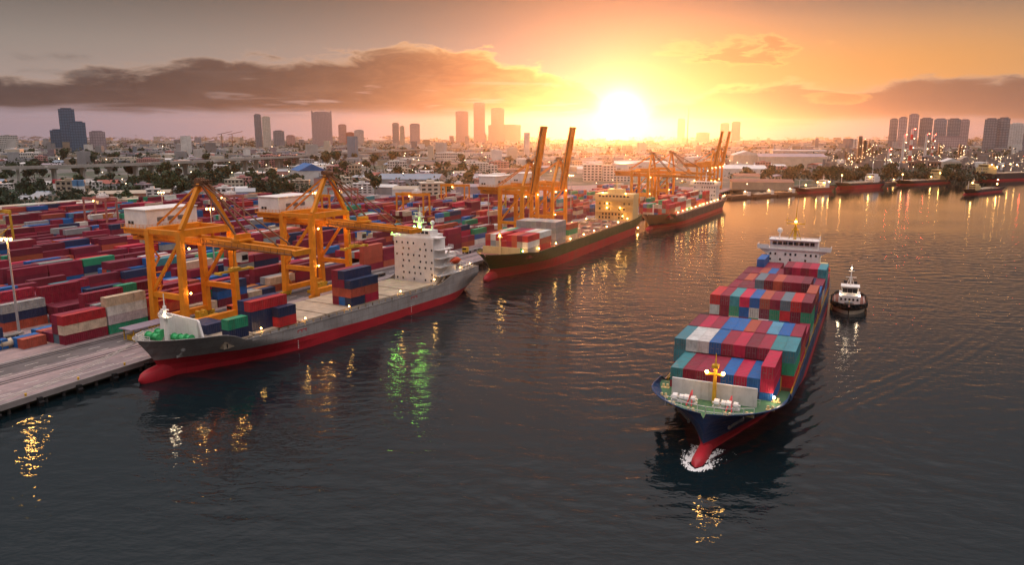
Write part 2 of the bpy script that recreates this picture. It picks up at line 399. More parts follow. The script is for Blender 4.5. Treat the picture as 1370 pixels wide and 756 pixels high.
EDGE = [(-140, -8), (0, 0), (70, 4.3), (100, 5), (735, 5)]
SHORE = [(258, 812), (350, 848), (470, 945), (560, 1005), (720, 1040), (1100, 1200), (2600, 1750), (9000, 4400)]
def land():
    inn = [q2w(a, b + 2.6) for a, b in EDGE] + SHORE
    loop = inn + [(9000, 10000), (-9000, 10000), (-9000, -300), (-600, -300)]
    mb = MB(); mb.face([(x, y, QZ - .06) for x, y in loop])
    for (xa, ya), (xb, yb) in zip(inn, inn[1:]): mb.face([(xa, ya, -2), (xb, yb, -2), (xb, yb, QZ - .06), (xa, ya, QZ - .06)])
    m = bpy.data.materials.new('city ground'); m.use_nodes = True; n = NT(m.node_tree)
    pos = n.new('ShaderNodeNewGeometry').outputs['Position']
    a = n.noise(pos, .006, 6, .6); b = n.noise(pos, .03, 5, .7)
    c = n.mix(n.sm(a, .44, .56), (.12, .11, .10), (.04, .058, .028)); c = n.mix(n.sm(b, .5, .7), c, (.22, .19, .17))
    p = n.new('ShaderNodeBsdfPrincipled'); n.put(p.inputs['Base Color'], c); p.inputs['Roughness'].default_value = .9
    o = n.new('ShaderNodeOutputMaterial'); m.node_tree.links.new(p.outputs[0], o.inputs[0])
    mb.obj('ground', m, None, 'structure')
land()
def quay():
    # paved apron and container yard
    mb = MB(); pts = [q2w(a, b) for a, b in EDGE] + [q2w(735, 150), q2w(330, 420), q2w(-60, 430), q2w(-140, 300)]
    mb.face([(x, y, QZ) for x, y in pts])
    m = bpy.data.materials.new('yard paving'); m.use_nodes = True; n = NT(m.node_tree)
    pos = n.new('ShaderNodeNewGeometry').outputs['Position']; x, y, z = n.sep(pos)
    u = n.m('ADD', n.m('MULTIPLY', x, QD[0]), n.m('MULTIPLY', y, QD[1])); vv = n.m('ADD', n.m('MULTIPLY', x, QN[0]), n.m('MULTIPLY', y, QN[1]))
    a = n.noise(n.xyz(n.m('MULTIPLY', u, .12), vv, 0.0), .22, 6, .62); b = n.noise(pos, .5, 5, .7)
    c = n.ramp(a, [(.28, (.11, .09, .095)), (.45, (.22, .165, .17)), (.58, (.33, .235, .23)), (.75, (.40, .29, .27))])
    k = n.lin(b, .3, .7, .72, 1.12); c = n.mix(1.0, c, n.xyz(k, k, k), 'MULTIPLY')
    p = n.new('ShaderNodeBsdfPrincipled'); n.put(p.inputs['Base Color'], c); n.put(p.inputs['Roughness'], n.lin(a, .3, .7, .55, .85))
    o = n.new('ShaderNodeOutputMaterial'); m.node_tree.links.new(p.outputs[0], o.inputs[0])
    q = mb.obj('quay', m, None, 'structure')
    ed = MB()
    for (a0, b0), (a1, b1) in zip(EDGE, EDGE[1:]):
        p0, p1, p2, p3 = q2w(a0, b0), q2w(a1, b1), q2w(a1, b1 + 2.9), q2w(a0, b0 + 2.9)
        ed.quadbox([(*p0, QZ - 1.1), (*p1, QZ - 1.1), (*p2, QZ - 1.1), (*p3, QZ - 1.1), (*p0, QZ - .012), (*p1, QZ - .012), (*p2, QZ - .012), (*p3, QZ - .012)])
        k0, k1, k2, k3 = q2w(a0, b0 - .02), q2w(a1, b1 - .02), q2w(a1, b1 + .45), q2w(a0, b0 + .45)
        ed.quadbox([(*k0, QZ - .3), (*k1, QZ - .3), (*k2, QZ - .3), (*k3, QZ - .3), (*k0, QZ + .22), (*k1, QZ + .22), (*k2, QZ + .22), (*k3, QZ + .22)])
    ed.obj('deck_edge', CONC, q)
    pile = MB().cyl((0, 0, -3), (0, 0, QZ - 1.1), .38, n=8).mesh('pile'); pile.materials.append(mat('wet concrete', (.07, .06, .055), .7))
    fend = MB().box(-.35, .35, -.5, .5, -.4, 1.9).cyl((.4, -.55, .8), (.4, .55, .8), .35).mesh('fender'); fend.materials.append(RUBBER)
    bol = MB().cyl((0, 0, 0), (0, 0, .5), .22, .2).ball((0, 0, .55), .32, 8, 4, .5).mesh('bollard'); bol.materials.append(YELLOW2)
    def eb(a):
        for (a0, b0), (a1, b1) in zip(EDGE, EDGE[1:]):
            if a0 <= a <= a1: return b0 + (b1 - b0) * (a - a0) / (a1 - a0)
    for a in range(-30, 60, 4):
        o = link('pile', pile, None, q); o.location = (*q2w(a, eb(a) + .9), 0)
    for a in range(-28, 720, 9 if True else 1):
        if a < 60 or a > 150:
            o = link('fender', fend, None, q); o.location = (*q2w(a, eb(a) - .4), 0); o.rotation_euler = (0, 0, -QT)
    for i, a in enumerate(range(-30, 60, 12)):
        o = link('mooring_bollard', bol, None, q); o.location = (*q2w(a, eb(a) + 1.2), QZ)
    for b in (14.2, 15.8, 27.2, 28.8):
        rl = MB(); p0, p1 = q2w(-60, b), q2w(730, b); rl.beam((*p0, QZ + .06), (*p1, QZ + .06), .16, .1); rl.obj('crane_rail', DARK, q)
    LINE = mat('worn road paint', (.62, .56, .50), .7, 0, .5, 1.2)
    dash = MB().box(-.12, .12, -1.6, 1.6, 0, .015).mesh('lane_dash'); dash.materials.append(LINE)
    for b in (6.5, 10.0, 20.5, 24):
        for a in range(-36, 210, 8):
            o = link('lane_dash', dash, None, q); o.location = (*q2w(a, b), QZ + .01); o.rotation_euler = (0, 0, -QT)
    for b in (4.6 + 1.0, 18.5, 31.0):
        ln = MB(); p0, p1 = q2w(-60, b), q2w(210, b); ln.beam((*p0, QZ + .012), (*p1, QZ + .012), .2, .02); ln.obj('lane_line', LINE, q)
    # darker asphalt drive between the lines
    st = MB()
    for b0, b1, mm in ((20.0, 31, 0),):
        c = [q2w(-60, b0), q2w(215, b0), q2w(215, b1), q2w(-60, b1)]; st.face([(*p, QZ + .004) for p in c])
    st.obj('asphalt_lane', mat('worn asphalt', (.13, .11, .11), .8, 0, .45, .2), q)
quay()

# ================================================================== SHIPS
def interp(pts, s):
    if s <= pts[0][0]: return pts[0][1]
    for (a, u), (b, v) in zip(pts, pts[1:]):
        if s <= b: return u + (v - u) * (s - a) / (b - a) if b > a else v
    return pts[-1][1]
def hull(root, L, HB, zr, top, stem0, tip, ent_wl, ent_dk, mh, deck, mdeck, bul=1.1, bulb=True, run=26, zlow=-1.6, ztr=2.2, fl=1.2, br=1.6):
    """lofted hull: stations along y, x half breadth. stem0: y of the stem at the waterline, tip: y of the deck tip. deck: (y,z) of the deck plating"""
    zt0 = interp(top, tip)
    def stem(z):
        k = max(0, min(1, (z - 2) / (zt0 - 2))); return stem0 + (tip - stem0) * k ** 1.3
    def hb(y, z, zt):
        k = max(0, min(1, (z - .5) / max(1, zt - .5)))
        st = stem(z); ent = ent_wl + (ent_dk - ent_wl) * k ** fl
        u = max(0, min(1, (y - st) / ent)); p = 1.05 - .5 * k
        wdt = HB * math.sin(u * math.pi / 2) ** p if u > 0 else 0
        if y > L - run:
            q = (y - (L - run)) / run; f = .12 + .72 * min(1, max(0, (z + .6) / (ztr + 4.0))) ** .8
            wdt *= 1 - (1 - min(1, f + (1 - q) * .0)) * q ** 2
        return wdt
    ys = [tip + .02 + (stem0 + ent_wl - tip) * (i / 22) ** 1.35 for i in range(23)] + [stem0 + ent_wl + (L - run - stem0 - ent_wl) * i / 12 for i in range(1, 13)] + [L - run + run * i / 10 for i in range(1, 11)]
    def rings(zf):
        rws = []
        for y in ys:
            zt = interp(top, y); row = []
            lv = zf(y, zt)
            for z in lv:
                yy = max(y, stem(z) + .0); row.append((hb(max(y, stem(z)), z, zt), yy if y < stem(z) else y, z))
            rws.append([(-a, b, c) for a, b, c in row[::-1]] + row)
        return rws
    def zred(y): return zr if not callable(zr) else zr(y)
    lo = rings(lambda y, zt: [zlow + (zred(y) - zlow) * i / 4 for i in range(5)])
    hi = rings(lambda y, zt: [zred(y) + (zt - zred(y)) * i / 6 for i in range(7)])
    m1 = MB(); m2 = MB()
    for src, mm in ((lo, m1), (hi, m2)):
        n = len(src[0]) // 2
        mm.rows([r[:n] for r in src]); mm.rows([r[n:] for r in src]); mm.face([*src[-1]])
    m2.obj('hull', mh, root, smooth=False); bt = m1.obj('boot_top', BOOT, root)
    for me in (m2, m1): pass
    if bulb:
        bb = MB(); rws = []
        for i in range(13):
            u = i / 12; y = .05 + u * (stem0 + 6.5); nose = math.sqrt(max(0, 1 - (1 - min(1, u * 3.6)) ** 2)) + .015
            zt_ = zred(0) * (.52 + .5 * u ** 1.5) + .35; rv = (zt_ + 1.6) / 2 * nose; cz = (zt_ - 1.6) / 2 + (1 - nose) * .3; rh = br * nose * (1 - .25 * u)
            rws.append([(rh * math.copysign(abs(math.cos(e)) ** .85, math.cos(e)), y, cz + rv * math.sin(e)) for e in [k * math.pi / 8 for k in range(16)]])
        bb.rows(rws, True).face(rws[0]); bb.obj('bulbous_bow', BOOT, root, smooth=True)
    dk = MB(); rws = []
    for y in ys:
        zt = interp(top, y); z = min(zt - .05, interp(deck, y)); w_ = hb(max(y, stem(z)), z, zt) - .06
        rws.append([(-max(w_, 0), max(y, stem(z)), z), (max(w_, 0), max(y, stem(z)), z)])
    dk.rows(rws); dk.obj('deck', mdeck, root)
    def edge(y):
        zt = interp(top, y); return hb(max(y, stem(zt)), zt, zt), zt
    rl = MB()
    for sg in (-1, 1):
        for y0, y1 in zip(ys, ys[1:]):
            a, b = edge(y0), edge(y1); rl.beam((sg * a[0], y0, a[1]), (sg * b[0], y1, b[1]), .22, .14)
    rl.obj('gunwale', mh, root)
    def anchors(y, z, m):
        for sg in (-1, 1):
            b = MB(); x0, x1 = hb(y, z, interp(top, y)), hb(y, z + 1.8, interp(top, y))
            b.beam((sg * (x0 + .12), y, z), (sg * (x1 + .12), y, z + 1.8), .35, .5).beam((sg * (x0 + .2), y - .9, z + .15), (sg * (x0 + .2), y + .9, z + .15), .4, .5).ball((sg * (x1 + .05), y, z + 1.9), .6, 8, 5); b.obj('anchor', m, root)
    return edge, anchors
def lamp_posts(root, pts, m, r=.28, strength=None):
    for p in pts: MB().ball(p, r, 8, 5).obj('lamp', m, root)
def windlass(root, x, y, z, m=WHITE, md=STEEL):
    b = MB().cyl((x - 1.1, y, z + .9), (x - .2, y, z + .9), .75, n=10).cyl((x + .2, y, z + .9), (x + 1.0, y, z + .9), .65, n=10).box(x - 1.4, x + 1.3, y - .5, y + .5, z, z + .35).cyl((x - 1.5, y, z + .9), (x + 1.4, y, z + .9), .2)
    b.obj('windlass', m, root)
def ports(root, rows, y, m=DARK, r=.28, skip=.25, rs=random.Random(5), side=-1):
    b = MB()
    for z, xs in rows:
        for x in xs:
            if rs.random() > skip: b.box(x - r, x + r, y - .05, y + .06, z - r * 1.3, z + r * 1.3)
    b.obj('portholes', m, root, 'stuff')

# ---- the blue ship under way
rs_root = empty('container_ship', (*SHIP_R[0], 0), -SHIP_R[1], 'loaded container ship with dark blue hull sailing up the river', 'ship')
top = [(0, 8.6), (18, 8.5), (24, 8.2), (27, 6.3), (140, 6.2), (146, 6.6), (168, 6.9)]
edgeR, anR = hull(rs_root, 168, 12.6, lambda y: 2.4, top, 6.0, 4.6, 62, 13.5, HULL_BLUE, [(0, 7.4), (24, 7.4), (26, 5.6), (168, 5.7)], DECKG, fl=1.15, br=1.35)
anR(11, 4.4, STEEL)
MB().box(-8.3, 7.6, 15.2, 15.7, 7.4, 11.0).obj('breakwater', mat('breakwater paint', (.62, .60, .58), .55, 0, .2, .5, .3), rs_root)
fm = MB().cyl((0, 14.2, 7.4), (0, 14.2, 15.2), .42, .3, 8).box(-1.7, 1.7, 13.9, 14.5, 13.0, 13.3).cyl((0, 14.2, 15.2), (0, 14.2, 17.2), .14, .08).box(-.6, .6, 13.6, 14.8, 14.4, 15.0)
fmo = fm.obj('foremast', YELLOW2, rs_root)
for x in (-1.5, 1.5): MB().ball((x, 13.75, 13.55), .34).obj('lamp', L_WARM, fmo)
for x in (-6.2, -4.0, 1.6, 3.8): windlass(rs_root, x, 12.2, 7.4)
for x in (-4.4, 2.9):
    k = MB(); k.beam((x, 10.6, 7.4), (x + .5, 13.2, 9.7), .22, .22).beam((x + 1, 10.6, 7.4), (x + .5, 13.2, 9.7), .22, .22); k.obj('davit', mat('striped red', (.5, .04, .05), .5), rs_root)
for x, y in ((-9.5, 13.5), (-7, 9.6), (-3, 7.8), (3.5, 8.2), (7, 10), (10, 15), (10.4, 20), (-10.6, 19)):
    MB().cyl((x - .3, y, 7.4), (x - .3, y, 8.2), .25).cyl((x + .5, y, 7.4), (x + .5, y, 8.2), .25).box(x - .7, x + .9, y - .4, y + .4, 7.4, 7.55).obj('bitts', CREAM, rs_root)
rl = MB(); rl.rail([(-8, 9.2, 7.4), (-3, 6.9, 7.4), (0, 6.5, 7.4), (3, 6.9, 7.4), (8, 9.4, 7.4)], 1.9, .09, 1.5); rl.rail([(-8, 16.8, 7.4), (8, 16.8, 7.4)], 1.1); rl.obj('railing', WHITE, rs_root)
for sg in (-1, 1):
    rl = MB(); rl.rail([(sg * 12.3, 28, 5.7), (sg * 12.3, 146, 5.7)], 1.2, .1, 4); rl.obj('railing', YELLOW2, rs_root)
for k, (y0, y1) in enumerate(((20, 32.3), (32.8, 45.1), (45.5, 57.8), (58.2, 69.4), (69.9, 82.2), (82.8, 95.1), (95.8, 108.1), (108.7, 121), (121.6, 133.9), (134.3, 146))):
    hwid = 12.35 if y0 > 30 else 9.95
    MB().box(-hwid, hwid, y0, y1, 5.3, 6.3).obj('hatch_cover', DECKR, rs_root)
    for sg in (-1, 1):
        lb = MB(); lb.box(sg * hwid - .1, sg * hwid + .1, y1 + .05, y1 + .4, 5.5, 8.6); lb.obj('lashing_post', YELLOW2, rs_root)
hs = MB().box(-8.4, 8.4, 148, 158, 5.6, 18.4); house = hs.obj('deckhouse', WHITE, rs_root)
ports(house, [(z, [-7.4 + 1.64 * i for i in range(10)]) for z in (10.5, 13.2, 15.0, 16.9)], 147.95, GLASS, .3, .35)
br = MB().box(-11.9, 11.9, 147.6, 152, 18.42, 18.9).box(-11.9, -8.0, 147.6, 147.75, 18.9, 20).box(8.0, 11.9, 147.6, 147.75, 18.9, 20)
for sg in (-1, 1):
    br.quadbox([(sg * 8.42, 148.3, 16.6), (sg * 8.5, 148.3, 16.6), (sg * 8.5, 148.8, 16.6), (sg * 8.42, 148.8, 16.6), (sg * 8.42, 148.3, 18.4), (sg * 11.2, 148.3, 18.4), (sg * 11.2, 148.8, 18.4), (sg * 8.42, 148.8, 18.4)])
    br.box(sg * 11.9 - .05, sg * 11.9 + .05, 147.8, 152, 18.9, 20)
bro = br.obj('bridge_wing', WHITE, rs_root)
wh = MB().quadbox([(-7.8, 148.3, 18.9), (7.8, 148.3, 18.9), (7.8, 154, 18.9), (-7.8, 154, 18.9), (-7.8, 147.9, 21.7), (7.8, 147.9, 21.7), (7.8, 154, 21.7), (-7.8, 154, 21.7)]).box(-8.2, 8.2, 147.4, 154.3, 21.72, 21.95)
who = wh.obj('wheelhouse', WHITE, rs_root)
for i in range(8): MB().box(-6.9 + i * 1.75, -5.55 + i * 1.75, 147.86, 148.2, 20.2, 21.25).obj('bridge_window', GLASS, who)
rl = MB().rail([(-8, 147.7, 21.95), (8, 147.7, 21.95), (8, 154, 21.95)], 1.1, .08, 1.8); rl.obj('railing', WHITE, who)
ms = MB().beam((0, 150.5, 21.95), (0, 150.5, 29.5), 1.0, .9, .5, .5).box(-3, 3, 150.2, 150.8, 27.2, 27.5).box(-1.2, 1.2, 149.6, 151.4, 25.2, 25.4).cyl((0, 150.5, 29.5), (0, 150.5, 33.3), .14, .05).beam((-3.4, 150.2, 28.4), (-.6, 150.2, 28.4), .25, .25).beam((-2.9, 150.5, 27.5), (-2.9, 150.5, 29.6), .1, .1).beam((2.9, 150.5, 27.5), (2.9, 150.5, 28.8), .1, .1).beam((-2, 150.5, 21.95), (0, 150.5, 27), .25, .25).beam((2, 150.5, 21.95), (0, 150.5, 27), .25, .25)
mso = ms.obj('radar_mast', YELLOW2, rs_root); MB().ball((0, 150.1, 28.1), .34).obj('lamp', L_WARM, mso)
MB().cyl((-5, 150.5, 21.95), (-5, 150.5, 24), .25).ball((-5, 150.5, 24.8), .95, 10, 6).obj('radome', WHITE, rs_root)
MB().box(-3.5, 3.5, 160, 165, 6.5, 19).obj('funnel', HULL_BLUE, rs_root)
for sg in (-1, 1):
    MB().ball((sg * 10.6, 156, 11.2), 1.3, 8, 5, .9).obj('lifeboat', ORANGE, rs_root)
    MB().box(sg * 9.6 - 1.2, sg * 9.6 + 1.2, 152.5, 159, 9.4, 9.6).box(sg * 9.6 - 1.2, sg * 9.6 + 1.2, 148, 159, 13.0, 13.2).obj('side_gallery', CREAM, rs_root)
lamp_posts(rs_root, [(10.2, 19.0, 8.6)], L_WHITE, .25)
# bow foam
fo = MB(); rf = random.Random(4)
for i in range(1500):
    sg = rf.choice((-1, 1)); y = -1.0 + 11.5 * rf.random() ** 1.25; off = abs(rf.gauss(0, .45 + .09 * max(0, y)))
    hw = 1.25 * min(1, max(0, (y + .6) / 1.6)) + max(0, y - 7) * .13; x = sg * (hw + off); r = rf.uniform(.04, .19) * (1.15 - .05 * y) * (1.2 - .25 * min(3, off))
    if r < .03 or rf.random() < max(0, (y - 5) / 9): continue
    z = .22 * math.exp(-((y - 3) / 4) ** 2 - (x / 4.5) ** 2) + .10; k = 6; a0 = rf.random() * 6
    ring = [(x + r * (1 + .45 * math.sin(2 * j + a0)) * math.cos(1.0472 * j), y + 1.9 * r * (1 + .4 * math.sin(3 * j + a0)) * math.sin(1.0472 * j), z - .1) for j in range(k)]
    b0 = len(fo.v); fo.v += [(x, y, z + r * .45)] + ring; fo.f += [(b0, b0 + 1 + j, b0 + 1 + (j + 1) % k) for j in range(k)]
fo_o = fo.obj('bow_wave_foam', mat('foam', (.78, .77, .75), .6, 0, .15, 2), None, 'stuff'); fo_o.location = rs_root.location; fo_o.rotation_euler = rs_root.rotation_euler
tag(fo_o, 'white foam breaking around the bulbous bow of the blue ship', 'foam')

# ---- the grey ship at the berth
GS = ((-87.2, 166.6), R(30.5))
gs = empty('container_ship', (*GS[0], 0), -GS[1], 'part-loaded container ship with grey hull and red underside at the quay', 'ship')
top = [(0, 10.6), (16, 9.7), (19, 8.9), (22, 7.2), (40, 6.7), (95, 6.5), (104, 7.0), (112, 9.6), (131, 9.7)]
_, anG = hull(gs, 131, 11.4, lambda y: 4.7 - 2.0 * min(1, max(0, (y - 8) / 60)), top, 5.6, .3, 44, 22, HULL_GREY, [(0, 9.0), (17, 8.6), (21, 5.9), (104, 5.8), (110, 8.4), (131, 8.5)], mat('grey deck', (.16, .14, .12), .8, 0, .4, .3), ztr=3.4)
MB().quadbox([(-8, 12.2, 8.6), (8, 12.2, 8.6), (8, 12.7, 8.6), (-8, 12.7, 8.6), (-8, 12.2, 14.2), (6.4, 12.2, 13.7), (6.4, 12.7, 13.7), (-8, 12.7, 14.2)]).quadbox([(6.4, 12.2, 8.7), (8.4, 12.2, 8.7), (8.4, 12.7, 8.7), (6.4, 12.7, 8.7), (6.4, 12.2, 13.69), (6.9, 12.2, 13.2), (6.9, 12.7, 13.2), (6.4, 12.7, 13.69)]).obj('breakwater', WHITE, gs)
fm = MB().cyl((0, 8.4, 8.6), (0, 8.4, 17.2), .62, .4, 8).cyl((0, 8.4, 17.2), (0, 8.4, 20.2), .16, .1).box(-1.5, 1.5, 7.6, 9.2, 14.4, 14.6).box(-1.0, 1.0, 7.9, 8.9, 16.2, 16.4)
fmo = fm.rail([(-1.5, 7.6, 14.6), (1.5, 7.6, 14.6), (1.5, 9.2, 14.6)], .9, .08, 1).obj('foremast', WHITE, gs)
MB().ball((1.2, 7.5, 15.3), .3).obj('lamp', L_WHITE, fmo)
for x, y in ((-4.5, 7.2), (-2.2, 7.2), (2.4, 9.3), (4.3, 9.6), (5.6, 10.2), (-5, 10)):
    MB().cyl((x - .9, y, 9.6), (x + .9, y, 9.6), .75, n=10).cyl((x - 1.1, y, 9.6), (x - .9, y, 9.6), 1.0, n=10).cyl((x + .9, y, 9.6), (x + 1.1, y, 9.6), 1.0, n=10).box(x - 1.2, x + 1.2, y - .6, y + .6, 8.6, 9.0).obj('mooring_winch', BUOYG, gs)
rl = MB().rail([(-5.5, 6, 9.8), (-2.6, 2.2, 10.2), (0, .7, 10.5), (2.6, 2.2, 10.2)], 1.1, .09, 1.2); rl.obj('railing', WHITE, gs)
anG(9, 5.0, mat('pale anchor', (.5, .47, .44), .6))
for k, (y0, y1, cov) in enumerate(((17, 26, 1), (26.4, 41.5, 1), (42, 51.5, 1), (52, 61.5, 1), (62, 79.5, 1), (80, 90, 1), (90.5, 103, 1))):
    zt = 7.4
    MB().box(-9.3, 9.3, y0, y1, 5.6, zt - .5).obj('hatch_coaming', DECKT, gs)
    nb = 3
    for i in range(nb):
        xa = -9.5 + 19.0 * i / nb
        MB().box(xa + .06, xa + 19.0 / nb - .06, y0 + .1, y1 - .1, zt - .48, zt).obj('hatch_cover', DECKT, gs)
    st = MB()
    for sg in (-1, 1):
        for i in range(int((y1 - y0) / 2.2)): yy = y0 + 1 + i * 2.2; st.box(sg * 9.36 - .05, sg * 9.36 + .05, yy - .14, yy + .14, 5.8, 6.8)
    st.obj('coaming_stays', DARK, gs, 'stuff')
bw = MB()
for i in range(26):
    y0 = 24 + i * 3.05
    bw.box(11.2, 11.36, y0, y0 + 2.3, 6.4, 7.5)
bw.obj('bulwark_plates', HULL_GREY, gs, 'stuff')
house = MB().box(-8.6, 8.4, 104.6, 111.5, 5.8, 22.6).obj('deckhouse', WHITE, gs)
ports(house, [(z, [-7.4 + 2.45 * i + (.4 if j % 2 else 0) for i in range(7)]) for j, z in enumerate((8.0, 10.1, 12.2, 14.3, 16.4, 18.6, 20.6))], 104.55, GLASS, .27, .22, random.Random(8))
wh = MB().box(-10.6, 10.6, 105, 109, 22.62, 23.0).box(-6.5, 6.5, 105.4, 110, 23.02, 25.2).obj('wheelhouse', WHITE, gs)
for i in range(7): MB().box(-6 + i * 1.75, -4.7 + i * 1.75, 105.33, 105.5, 24, 24.9).obj('bridge_window', GLASS, wh)
for i, z in enumerate((9.6, 12.6, 15.6, 18.6)):
    g_ = MB().box(8.4, 10.9, 105.2, 118 - i * 1.6, z, z + .2).rail([(10.8, 105.3, z + .2), (10.8, 118 - i * 1.6, z + .2), (8.6, 118 - i * 1.6, z + .2)], 1.0, .09, 1.6)
    g_.beam((9.4, 107 + i, z - 2.9), (9.4, 110.5 + i, z), .7, .15); g_.obj('side_gallery', WHITE, gs)
MB().box(-8, 8, 111.6, 118.5, 8.4, 16.6).obj('aft_deckhouse', WHITE, gs)
MB().box(-3.2, 3.2, 112.5, 117.5, 16.62, 22.8).obj('funnel', WHITE, gs)
lb = MB(); rws = []
for i in range(9):
    u = i / 8; r = 1.35 * math.sin(max(.12, min(1, 1 - abs(u - .5) * 1.9)) * math.pi / 2)
    rws.append([(10.4 + r * math.cos(e) * .9, 111.5 + u * 6.6, 13.9 + r * math.sin(e)) for e in [k * math.pi / 4 for k in range(8)]])
lb.rows(rws, True).face(rws[0]).face(rws[-1][::-1]); lb.obj('lifeboat', ORANGE, gs, smooth=True)
for y in (112.5, 116.5): MB().beam((8.2, y, 13), (9.2, y, 17), .3, .3).beam((9.2, y, 17), (11, y, 16.6), .3, .3).obj('davit', WHITE, gs)
ms = MB().beam((0, 108.5, 25.2), (0, 108.5, 31), 1.3, 1.1, .8, .7).cyl((0, 108.5, 31), (0, 108.5, 33.6), .14, .06).box(-2.2, 2.2, 107.6, 109.4, 27.4, 27.6).box(-1.6, 1.6, 107.8, 109.2, 29.4, 29.6)
for x in (-2, 2): ms.beam((x, 107.8, 27.6), (x, 107.8, 28.9), .18, .18); ms.beam((x * .7, 108, 29.6), (x * .7, 108, 30.7), .18, .18)
ms.beam((-1.8, 107.4, 30.9), (1.8, 107.4, 30.9), .25, .3); mso = ms.obj('radar_mast', WHITE, gs)
for x in (-1.0, 1.3): MB().ball((x, 106.6, 25.9), .42).obj('lamp', L_GREEN, mso)
MB().ball((-9.6, 105.0, 24.0), .42).obj('lamp', L_GREEN, wh)
MB().cyl((5, 109, 25.2), (5, 109, 27), .3).ball((5, 109, 27.6), .8, 10, 6).obj('radome', WHITE, gs)
rl = MB().rail([(9.6, 118, 8.5), (8.4, 126, 8.5), (7.4, 130.5, 8.5), (-7, 130.5, 8.5)], 2.2, .16, 2.5).box(8.3, 8.5, 120, 126, 10.6, 10.8); rl.obj('railing', WHITE, gs)
for x, y in ((-3, 124), (3, 125), (5, 121)): windlass(gs, x, y, 8.5, STEEL)
for p in ((9.0, 29, 8.3), (10.4, 43, 8.2), (10.6, 60, 8.2), (10.4, 84, 8.4), (9.8, 103, 9), (8.8, 120, 10.4), (7.4, 128.5, 10.6)): MB().ball(p, .2).obj('lamp', L_WARM, gs)
# draught and load marks welded to the shell
for y in (39.0, 88.0):
    MB().box(11.38, 11.42, y, y + 3.4, 5.5, 5.75).box(11.38, 11.42, y, y + .25, 4.9, 5.5).box(11.38, 11.42, y + 2.9, y + 3.2, 4.9, 5.5).box(11.38, 11.42, y + 1.4, y + 1.7, 4.9, 5.5).obj('load_mark', mat('red mark', (.5, .03, .05), .5), gs)
    for k in range(4): MB().box(11.38, 11.43, y - .1 + k * .02, y + .15, .8 + k * .62, 1.1 + k * .62).obj('draught_mark', WHITE, gs)

# ---- the green ship
VS = ((-11, 292.4), R(25.5))
vs_ = empty('container_ship', (*VS[0], 0), -VS[1], 'green hulled container ship with a cream accommodation block at its stern', 'ship')
top = [(0, 10.8), (18, 10.0), (24, 9.2), (120, 8.6), (165, 8.9), (192, 9.6)]
hull(vs_, 190, 12.2, lambda y: 4.2, top, 5.6, .4, 52, 26, HULL_GREEN, [(0, 9.3), (20, 8.9), (24, 7.6), (190, 7.8)], DECKR, ztr=3)
MB().box(-8.5, 8.5, 15, 15.5, 8.9, 12.0).obj('breakwater', CREAM, vs_)
MB().cyl((0, 14, 8.9), (0, 14, 18.5), .5, .35).box(-1.2, 1.2, 13.6, 14.4, 16, 16.3).obj('foremast', CREAM, vs_)
MB().ball((.2, 13.5, 16.8), .36).obj('lamp', L_WARM, vs_)
for y0, y1 in ((19, 32), (33, 46), (47, 50), (50.5, 65.5), (66, 82), (83, 98), (99, 114), (115, 130), (131, 146), (147, 160)):
    MB().box(-10.8, 10.8, y0, y1, 7.2, 8.6).obj('hatch_cover', DECKR, vs_)
house = MB().box(-11.8, 11.4, 166, 177, 7.8, 20.2).box(-12, 11.6, 165.4, 177, 20.22, 23.6).obj('deckhouse', CREAM, vs_)
for z in (13.0, 16.2, 19.2): MB().box(-11.4, 11.0, 164.6, 166, z, z + .3).rail([(-11.4, 164.7, z + .3), (11, 164.7, z + .3)], 1.1, .09, 2).obj('front_gallery', CREAM, vs_)
ports(house, [(9.6, [-9 + 2 * i for i in range(8)]), (11.6, [-9 + 2 * i for i in range(8)]), (14.6, [-9 + 3 * i for i in range(7)]), (17.8, [-9 + 3 * i for i in range(7)])], 165.95, DARK, .5, .15)
for i in range(9): MB().box(-9.6 + i * 2.15, -8.2 + i * 2.15, 165.3, 165.5, 21.7, 22.7).obj('bridge_window', GLASS, house)
MB().box(-5, 4, 168, 175, 23.62, 26.2).cyl((0, 170, 26.2), (0, 170, 33), .4, .15).box(-2.5, 2.5, 169.7, 170.3, 29.5, 29.8).obj('radar_mast', CREAM, vs_)
for x, y, z in ((-7, 165, 24.1), (7, 165, 24.1), (-4, 164.3, 15.4), (-4, 164.3, 18.0), (4, 164.3, 15.6), (6, 163.5, 11), (10, 160, 10), (10.8, 140, 10), (10.8, 120, 9.8), (10.8, 100, 9.8), (11, 84, 9.8), (11, 66, 9.8), (11, 48, 10), (10.6, 30, 10), (8.6, 18, 10.4), (-9, 120, 11), (-8, 140, 11)):
    MB().ball((x, y, z), .3).obj('lamp', L_WARM, vs_)
for y in (102, 118, 134, 150):
    for x in (-7, 0, 6): MB().box(x - 1.5, x + 1.6, y - 2, y + 3, 8.62, 9.4 + (x % 3) * .3).obj('deck_gear', DECKT if x else STEEL, vs_)
for sg in (-1, 1): MB().rail([(sg * 11.9, 60, 8.4), (sg * 11.9, 164, 8.6)], 1.2, .1, 5).obj('railing', CREAM, vs_)
rl = MB().rail([(10.6, 178, 8), (9.6, 189, 8.3), (-9, 189, 8.3)], 2.4, .16, 2.5); rl.obj('railing', CREAM, vs_)
MB().box(-3, 3, 179, 185, 8, 18).obj('funnel', CREAM, vs_)
MB().ball((9.9, 183, 2.2), .4).obj('lamp', L_WARM, vs_)

